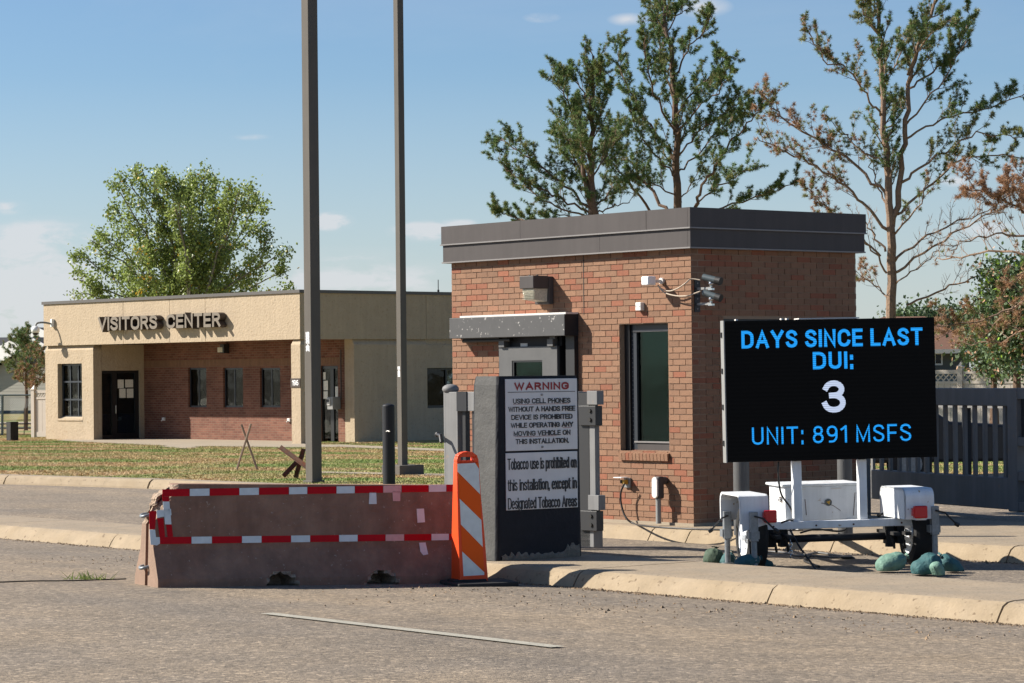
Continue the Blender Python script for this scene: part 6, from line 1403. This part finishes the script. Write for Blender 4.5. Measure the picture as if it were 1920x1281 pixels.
pine('left and shorter of the two green pines, just over the gatehouse roof', 66, 1110, 850, [([(1112, 560), (1113, 405), (1109, 320), (1107, 240), (1109, 160), (1112, 104)], .125), ([(1112, 430), (1098, 340), (1092, 270), (1088, 200)], .08)],
     [([(1108, 392), (1062, 348), (1000, 302), (958, 274), (938, 256)], .07, 4.2, .95, g_, .95, 0), ([(1106, 400), (1052, 372), (990, 342), (950, 318), (936, 302)], .06, 3.6, .85, g_, .8, 0), ([(1106, 408), (1040, 388), (984, 352), (962, 340)], .05, 3.0, .7, g_, .8, .1),
      ([(1100, 345), (1072, 290), (1052, 225)], .06, 4.5, .95, g_, .9, 0), ([(1104, 265), (1075, 212), (1050, 168), (1038, 142)], .05, 4.6, .95, g_, .8, 0), ([(1107, 205), (1085, 162), (1064, 130)], .04, 4.6, .95, g_, .7, 0), ([(1110, 180), (1120, 145), (1127, 128)], .03, 5, .95, g_, .6, 0),
      ([(1108, 262), (1125, 212), (1137, 165)], .05, 5, .95, g_, .8, 0), ([(1110, 332), (1135, 292), (1152, 245)], .05, 4.5, .95, g_, .9, 0), ([(1110, 392), (1150, 352), (1188, 322)], .06, 3.6, .85, g_, .9, .05), ([(1110, 405), (1145, 388), (1180, 380)], .05, 3, .6, g_, .8, .2), ([(1104, 300), (1080, 270), (1062, 262)], .05, 5, .95, g_, .9, 0), ([(1104, 320), (1085, 300), (1070, 330)], .04, 5, .9, g_, .9, 0),
      ([(1110, 440), (1040, 425), (975, 412), (940, 400), (922, 386)], .06, 4.5, .95, g_, .5, 0), ([(1111, 420), (1060, 405), (1020, 395)], .04, 3, .5, g_, .7, .3)], .16)
pine('taller green pine in the middle, its top cut off by the frame', 68, 1268, 850, [([(1270, 560), (1270, 400), (1270, 300), (1266, 200), (1258, 110), (1248, 30), (1244, -60)], .135)],
     [([(1252, 398), (1215, 350), (1178, 300), (1152, 262), (1142, 240)], .09, 4.2, .95, g_, .95, .0), ([(1222, 400), (1188, 352), (1150, 312), (1120, 290)], .07, 4.2, .95, g_, .9, .0), ([(1266, 305), (1220, 235), (1178, 165), (1160, 118), (1160, 88)], .07, 3.8, .95, g_, .8, 0),
      ([(1264, 252), (1228, 175), (1208, 110), (1208, 62)], .06, 3.8, .95, g_, .7, 0), ([(1262, 185), (1240, 110), (1228, 42)], .05, 4.2, .95, g_, .6, 0), ([(1260, 152), (1290, 92), (1318, 60), (1336, 28)], .05, 4, .95, g_, .6, 0),
      ([(1264, 222), (1300, 172), (1340, 132), (1362, 98)], .05, 4.2, .95, g_, .7, 0), ([(1266, 262), (1310, 202), (1350, 168), (1376, 124)], .05, 4, .95, g_, .7, 0), ([(1268, 302), (1302, 252), (1340, 226), (1388, 192)], .05, 4, .95, g_, .75, 0), ([(1268, 325), (1310, 285), (1370, 225), (1412, 208)], .05, 4, .95, g_, .75, 0),
      ([(1300, 398), (1318, 350), (1345, 300), (1388, 250), (1420, 212), (1432, 190)], .085, 3.6, .95, g_, .8, .05), ([(1302, 388), (1340, 354), (1378, 332), (1400, 314)], .05, 3.4, .9, g_, .7, .05), ([(1304, 402), (1390, 378), (1450, 360), (1500, 338)], .05, 4, .9, g_, .6, .1),
      ([(1268, 332), (1235, 300), (1200, 250), (1178, 205)], .05, 4, .95, g_, .85, 0), ([(1270, 370), (1230, 345), (1195, 340)], .05, 3.6, .85, g_, .8, .1), ([(1270, 385), (1290, 350), (1320, 330)], .04, 2.4, .6, g_, .8, .2), ([(1250, 60), (1275, 20), (1290, -20)], .04, 4.5, .95, g_, .6, 0), ([(1250, 70), (1232, 30), (1215, -10)], .04, 4.5, .95, g_, .6, 0)], .17)
pine('big sparse pine with bare pale limbs right of the gatehouse', 60, 1672, 850, [([(1674, 720), (1671, 560), (1671, 430), (1664, 330), (1658, 250), (1655, 150), (1651, 60), (1640, -30)], .135), ([(1672, 425), (1688, 335), (1698, 250), (1705, 160), (1720, 100), (1740, 45), (1760, -20)], .075)],
     [([(1666, 432), (1620, 382), (1560, 330), (1490, 292), (1445, 272), (1418, 262)], .07, 3.6, .55, (2, 2, 1, 1), .8, .25), ([(1662, 372), (1610, 312), (1545, 272), (1480, 226), (1438, 184), (1426, 172)], .07, 3.8, .7, (2, 2, 1), .8, .15), ([(1656, 218), (1630, 190), (1590, 130), (1545, 110), (1516, 58)], .05, 3.2, .75, (1, 1, 2, 0), .7, .1),
      ([(1650, 70), (1628, 30), (1612, -10)], .04, 4, .85, o_, .6, 0), ([(1660, 472), (1632, 432), (1612, 405)], .05, 2.4, .1, b_, .9, .7), ([(1662, 512), (1628, 462), (1600, 422)], .05, 2.4, .1, b_, .9, .7), ([(1668, 560), (1640, 535), (1612, 510)], .04, 3.6, .6, b_, .9, .2), ([(1662, 310), (1620, 285), (1585, 255), (1570, 240)], .05, 3.0, .6, o_, .8, .2), ([(1650, 480), (1600, 430), (1552, 392), (1512, 352)], .05, 3.8, .8, (2, 2, 1), .6, .1),
      ([(1706, 165), (1760, 122), (1798, 92), (1820, 30)], .05, 4, .9, g_, .75, 0), ([(1702, 140), (1735, 70), (1790, 30)], .05, 4, .9, g_, .7, 0), ([(1700, 232), (1760, 162), (1812, 80)], .05, 4, .9, g_, .7, .05), ([(1696, 262), (1770, 222), (1860, 202), (1935, 168)], .05, 3.6, .85, g_, .7, .1), ([(1690, 342), (1760, 292), (1830, 252), (1905, 262)], .06, 3.4, .85, o_, .8, .1),
      ([(1682, 402), (1740, 352), (1800, 302), (1870, 292), (1940, 300)], .06, 3.4, .8, (0, 1), .8, .15), ([(1676, 492), (1740, 442), (1810, 412), (1870, 388)], .06, 2.4, .12, b_, .9, .7), ([(1676, 512), (1750, 462), (1830, 412), (1900, 380)], .06, 2.4, .1, b_, .9, .7), ([(1700, 572), (1770, 542), (1830, 520), (1885, 508)], .05, 2.4, .08, b_, .9, .75),
      ([(1672, 442), (1710, 402), (1742, 342)], .05, 2.6, .5, (0, 1, 2), .8, .3), ([(1660, 240), (1690, 210), (1700, 190)], .04, 3, .8, o_, .7, .1), ([(1655, 160), (1680, 120), (1700, 60)], .04, 3.6, .85, o_, .7, .1), ([(1660, 380), (1640, 330), (1625, 290)], .04, 2.6, .5, o_, .8, .3), ([(1671, 540), (1720, 500), (1760, 470)], .04, 2.2, .05, b_, .9, .8)], .17, 'bark_pale')
pine('dying brown-needled pine reaching in from the right edge', 54, 2010, 850, [([(2012, 720), (2010, 560), (2005, 440), (1990, 330), (1985, 200)], .2)],
     [([(2000, 440), (1930, 402), (1872, 370), (1812, 352)], .07, 5, .95, (2, 2, 2), .9, 0), ([(2000, 420), (1930, 370), (1880, 345)], .07, 5, .95, (2, 2, 2), .9, 0), ([(2004, 470), (1920, 442), (1850, 440), (1782, 470)], .06, 2.6, .15, b_, .9, .6), ([(2006, 500), (1900, 472), (1800, 482), (1752, 490)], .06, 2.6, .12, b_, .9, .6),
      ([(2006, 555), (1960, 562), (1905, 572), (1862, 612), (1835, 634)], .10, 2.8, .5, b_, .8, .3), ([(1900, 575), (1840, 600), (1780, 610), (1755, 612)], .04, 4.5, .7, b_, .8, .2), ([(2006, 590), (1950, 600), (1880, 640), (1790, 640)], .05, 3.2, .5, b_, .8, .3), ([(2000, 520), (1930, 510), (1880, 540)], .05, 3.4, .5, b_, .8, .3)], .2, 'bark_pale', None)
t = pine('small thin conifer with brown lower needles before the left houses', 96, 48, 800, [([(49, 760), (48, 700), (46, 655), (47, 628)], .07)],
     [([(48, 705), (30, 695), (14, 700)], .03, 4, .9, (0, 1), .9, 0), ([(48, 690), (35, 680), (22, 668)], .03, 4, .9, (0, 1), .9, 0), ([(47, 670), (38, 655), (32, 648)], .03, 4, .8, (0, 1), .8, 0), ([(48, 700), (62, 690), (76, 672)], .03, 5, .9, (0, 1, 2), 1.0, 0), ([(48, 720), (62, 705), (74, 700)], .03, 5, .95, (2, 2, 1), 1.0, 0), ([(48, 735), (60, 725), (70, 715)], .03, 5, .95, (2, 2, 1), 1.0, 0),
      ([(49, 725), (40, 712), (36, 700)], .03, 4, .9, (2, 1), .8, 0), ([(47, 665), (58, 655), (66, 650)], .03, 3, .8, (0, 1), .7, 0), ([(47, 645), (42, 636), (46, 626)], .02, 4, .8, (0, 1), .5, 0)], .07, 'bark', None)
# broad cottonwood behind the low building
root = at(365, 800, 98.0); root.z = 0; t = Tree('cottonwood_tree', 'broad leafy green tree with many stems behind the low building', 98.0, 'tree', None, root)
base = Vector((0, 0, 0)); t.limb([base, base + Vector((0, 0, 1.2)), t.P(362, 640)], .35, .22, 9)
tips = [(124, 520), (138, 472), (160, 440), (186, 428), (212, 378), (216, 340), (236, 318), (262, 300), (284, 306), (306, 296), (322, 318), (352, 322), (366, 304), (384, 312), (414, 318), (436, 332), (452, 338), (472, 352), (494, 350), (500, 392), (520, 432), (526, 468), (538, 502), (534, 540), (140, 548), (175, 556), (215, 520), (250, 470), (470, 530), (300, 440), (430, 430)]
for (u, v) in [(365 + (a - 365) * .95, 560 + (c_ - 560) * .91) for a, c_ in tips]:
    dyy = random.uniform(-3.0, 3.0); u0 = 362 + (u - 362) * .12 + random.uniform(-6, 6); v0 = 600 + random.uniform(-20, 30)
    mid = (u0 + (u - u0) * .42 + random.uniform(-8, 8), v0 + (v - v0) * .52); pts = t.line([(364, 660), (u0, v0), mid, (u, v)], 0, dyy, 5, .2); t.limb(pts, .065, .018, 6)
    t.twigs(pts, .30, 1.6, 1.05, .85, .3, 2, .016, kinds=[0] * 60 + [1], size=.068, leafn=16, spread=.14)
for (u, v) in ((272, 522), (262, 545), (262, 470)): t.leaves(t.P(u, v, -2), .12, 12, .07, [1])
t.done('bark_grey', ['leaf', 'leaf_yellow'])
# dense juniper and distant greenery on the right
def bush(name, label, Y, u, v, ru, rv, n, mats_, kinds, leafn=16, size=.07, sp=.2, ry=1.2, cat='tree', holes=.0):
    root = at(u, v + rv, Y); root.z = 0; t = Tree(name, label, Y, cat, None, root); c = t.P(u, v); k = Y / F; t.limb([Vector((0, 0, 0)), c * .5, c], .15, .04, 7)
    for i in range(n):
        d = RNG.normal(0, 1, 3); d /= np.linalg.norm(d); r = RNG.uniform(.25, 1) ** .5 * (1 + .18 * math.sin(5 * d[0] + 3 * d[2] * 2))
        p = c + Vector((d[0] * ru * k * r, d[1] * ry * r, d[2] * rv * k * r))
        if i % 5 == 0: t.wood.tube([c.lerp(p, .15), c.lerp(p, .6) + Vector((0, 0, .1)), p], [.03, .015, .008], 3)
        t.leaves(p, sp, leafn, size, kinds)
    return t.done('bark', mats_)
bush('juniper_tree', 'dense dark green evergreen at the right edge behind the dying pine', 58, 1905, 590, 72, 112, 620, ['juniper', 'needles_brown', 'lime_leaf'], [0] * 12 + [1, 2], 20, .055, .16, 1.3)
bush('shrub', 'low dark green bush beside the cream fence on the right', 62, 1862, 655, 55, 45, 200, ['juniper', 'needles_brown'], [0] * 8 + [1], 18, .055, .16, 1.0, 'shrub')
bush('distant_tree', 'far grey-green treetop showing just over the message board', 130, 1722, 604, 60, 20, 170, ['juniper'], [0], 14, .12, .35, 2)
bush('distant_tree', 'far treetop hidden mostly behind the brown hip roof', 135, 1800, 600, 46, 14, 90, ['juniper'], [0], 14, .12, .35, 2)
bush('creeper', 'bright lime leaves poking through the lattice of the cream fence', 65.6, 1868, 704, 12, 5, 10, ['lime_leaf'], [0], 6, .05, .08, .1, 'plant')
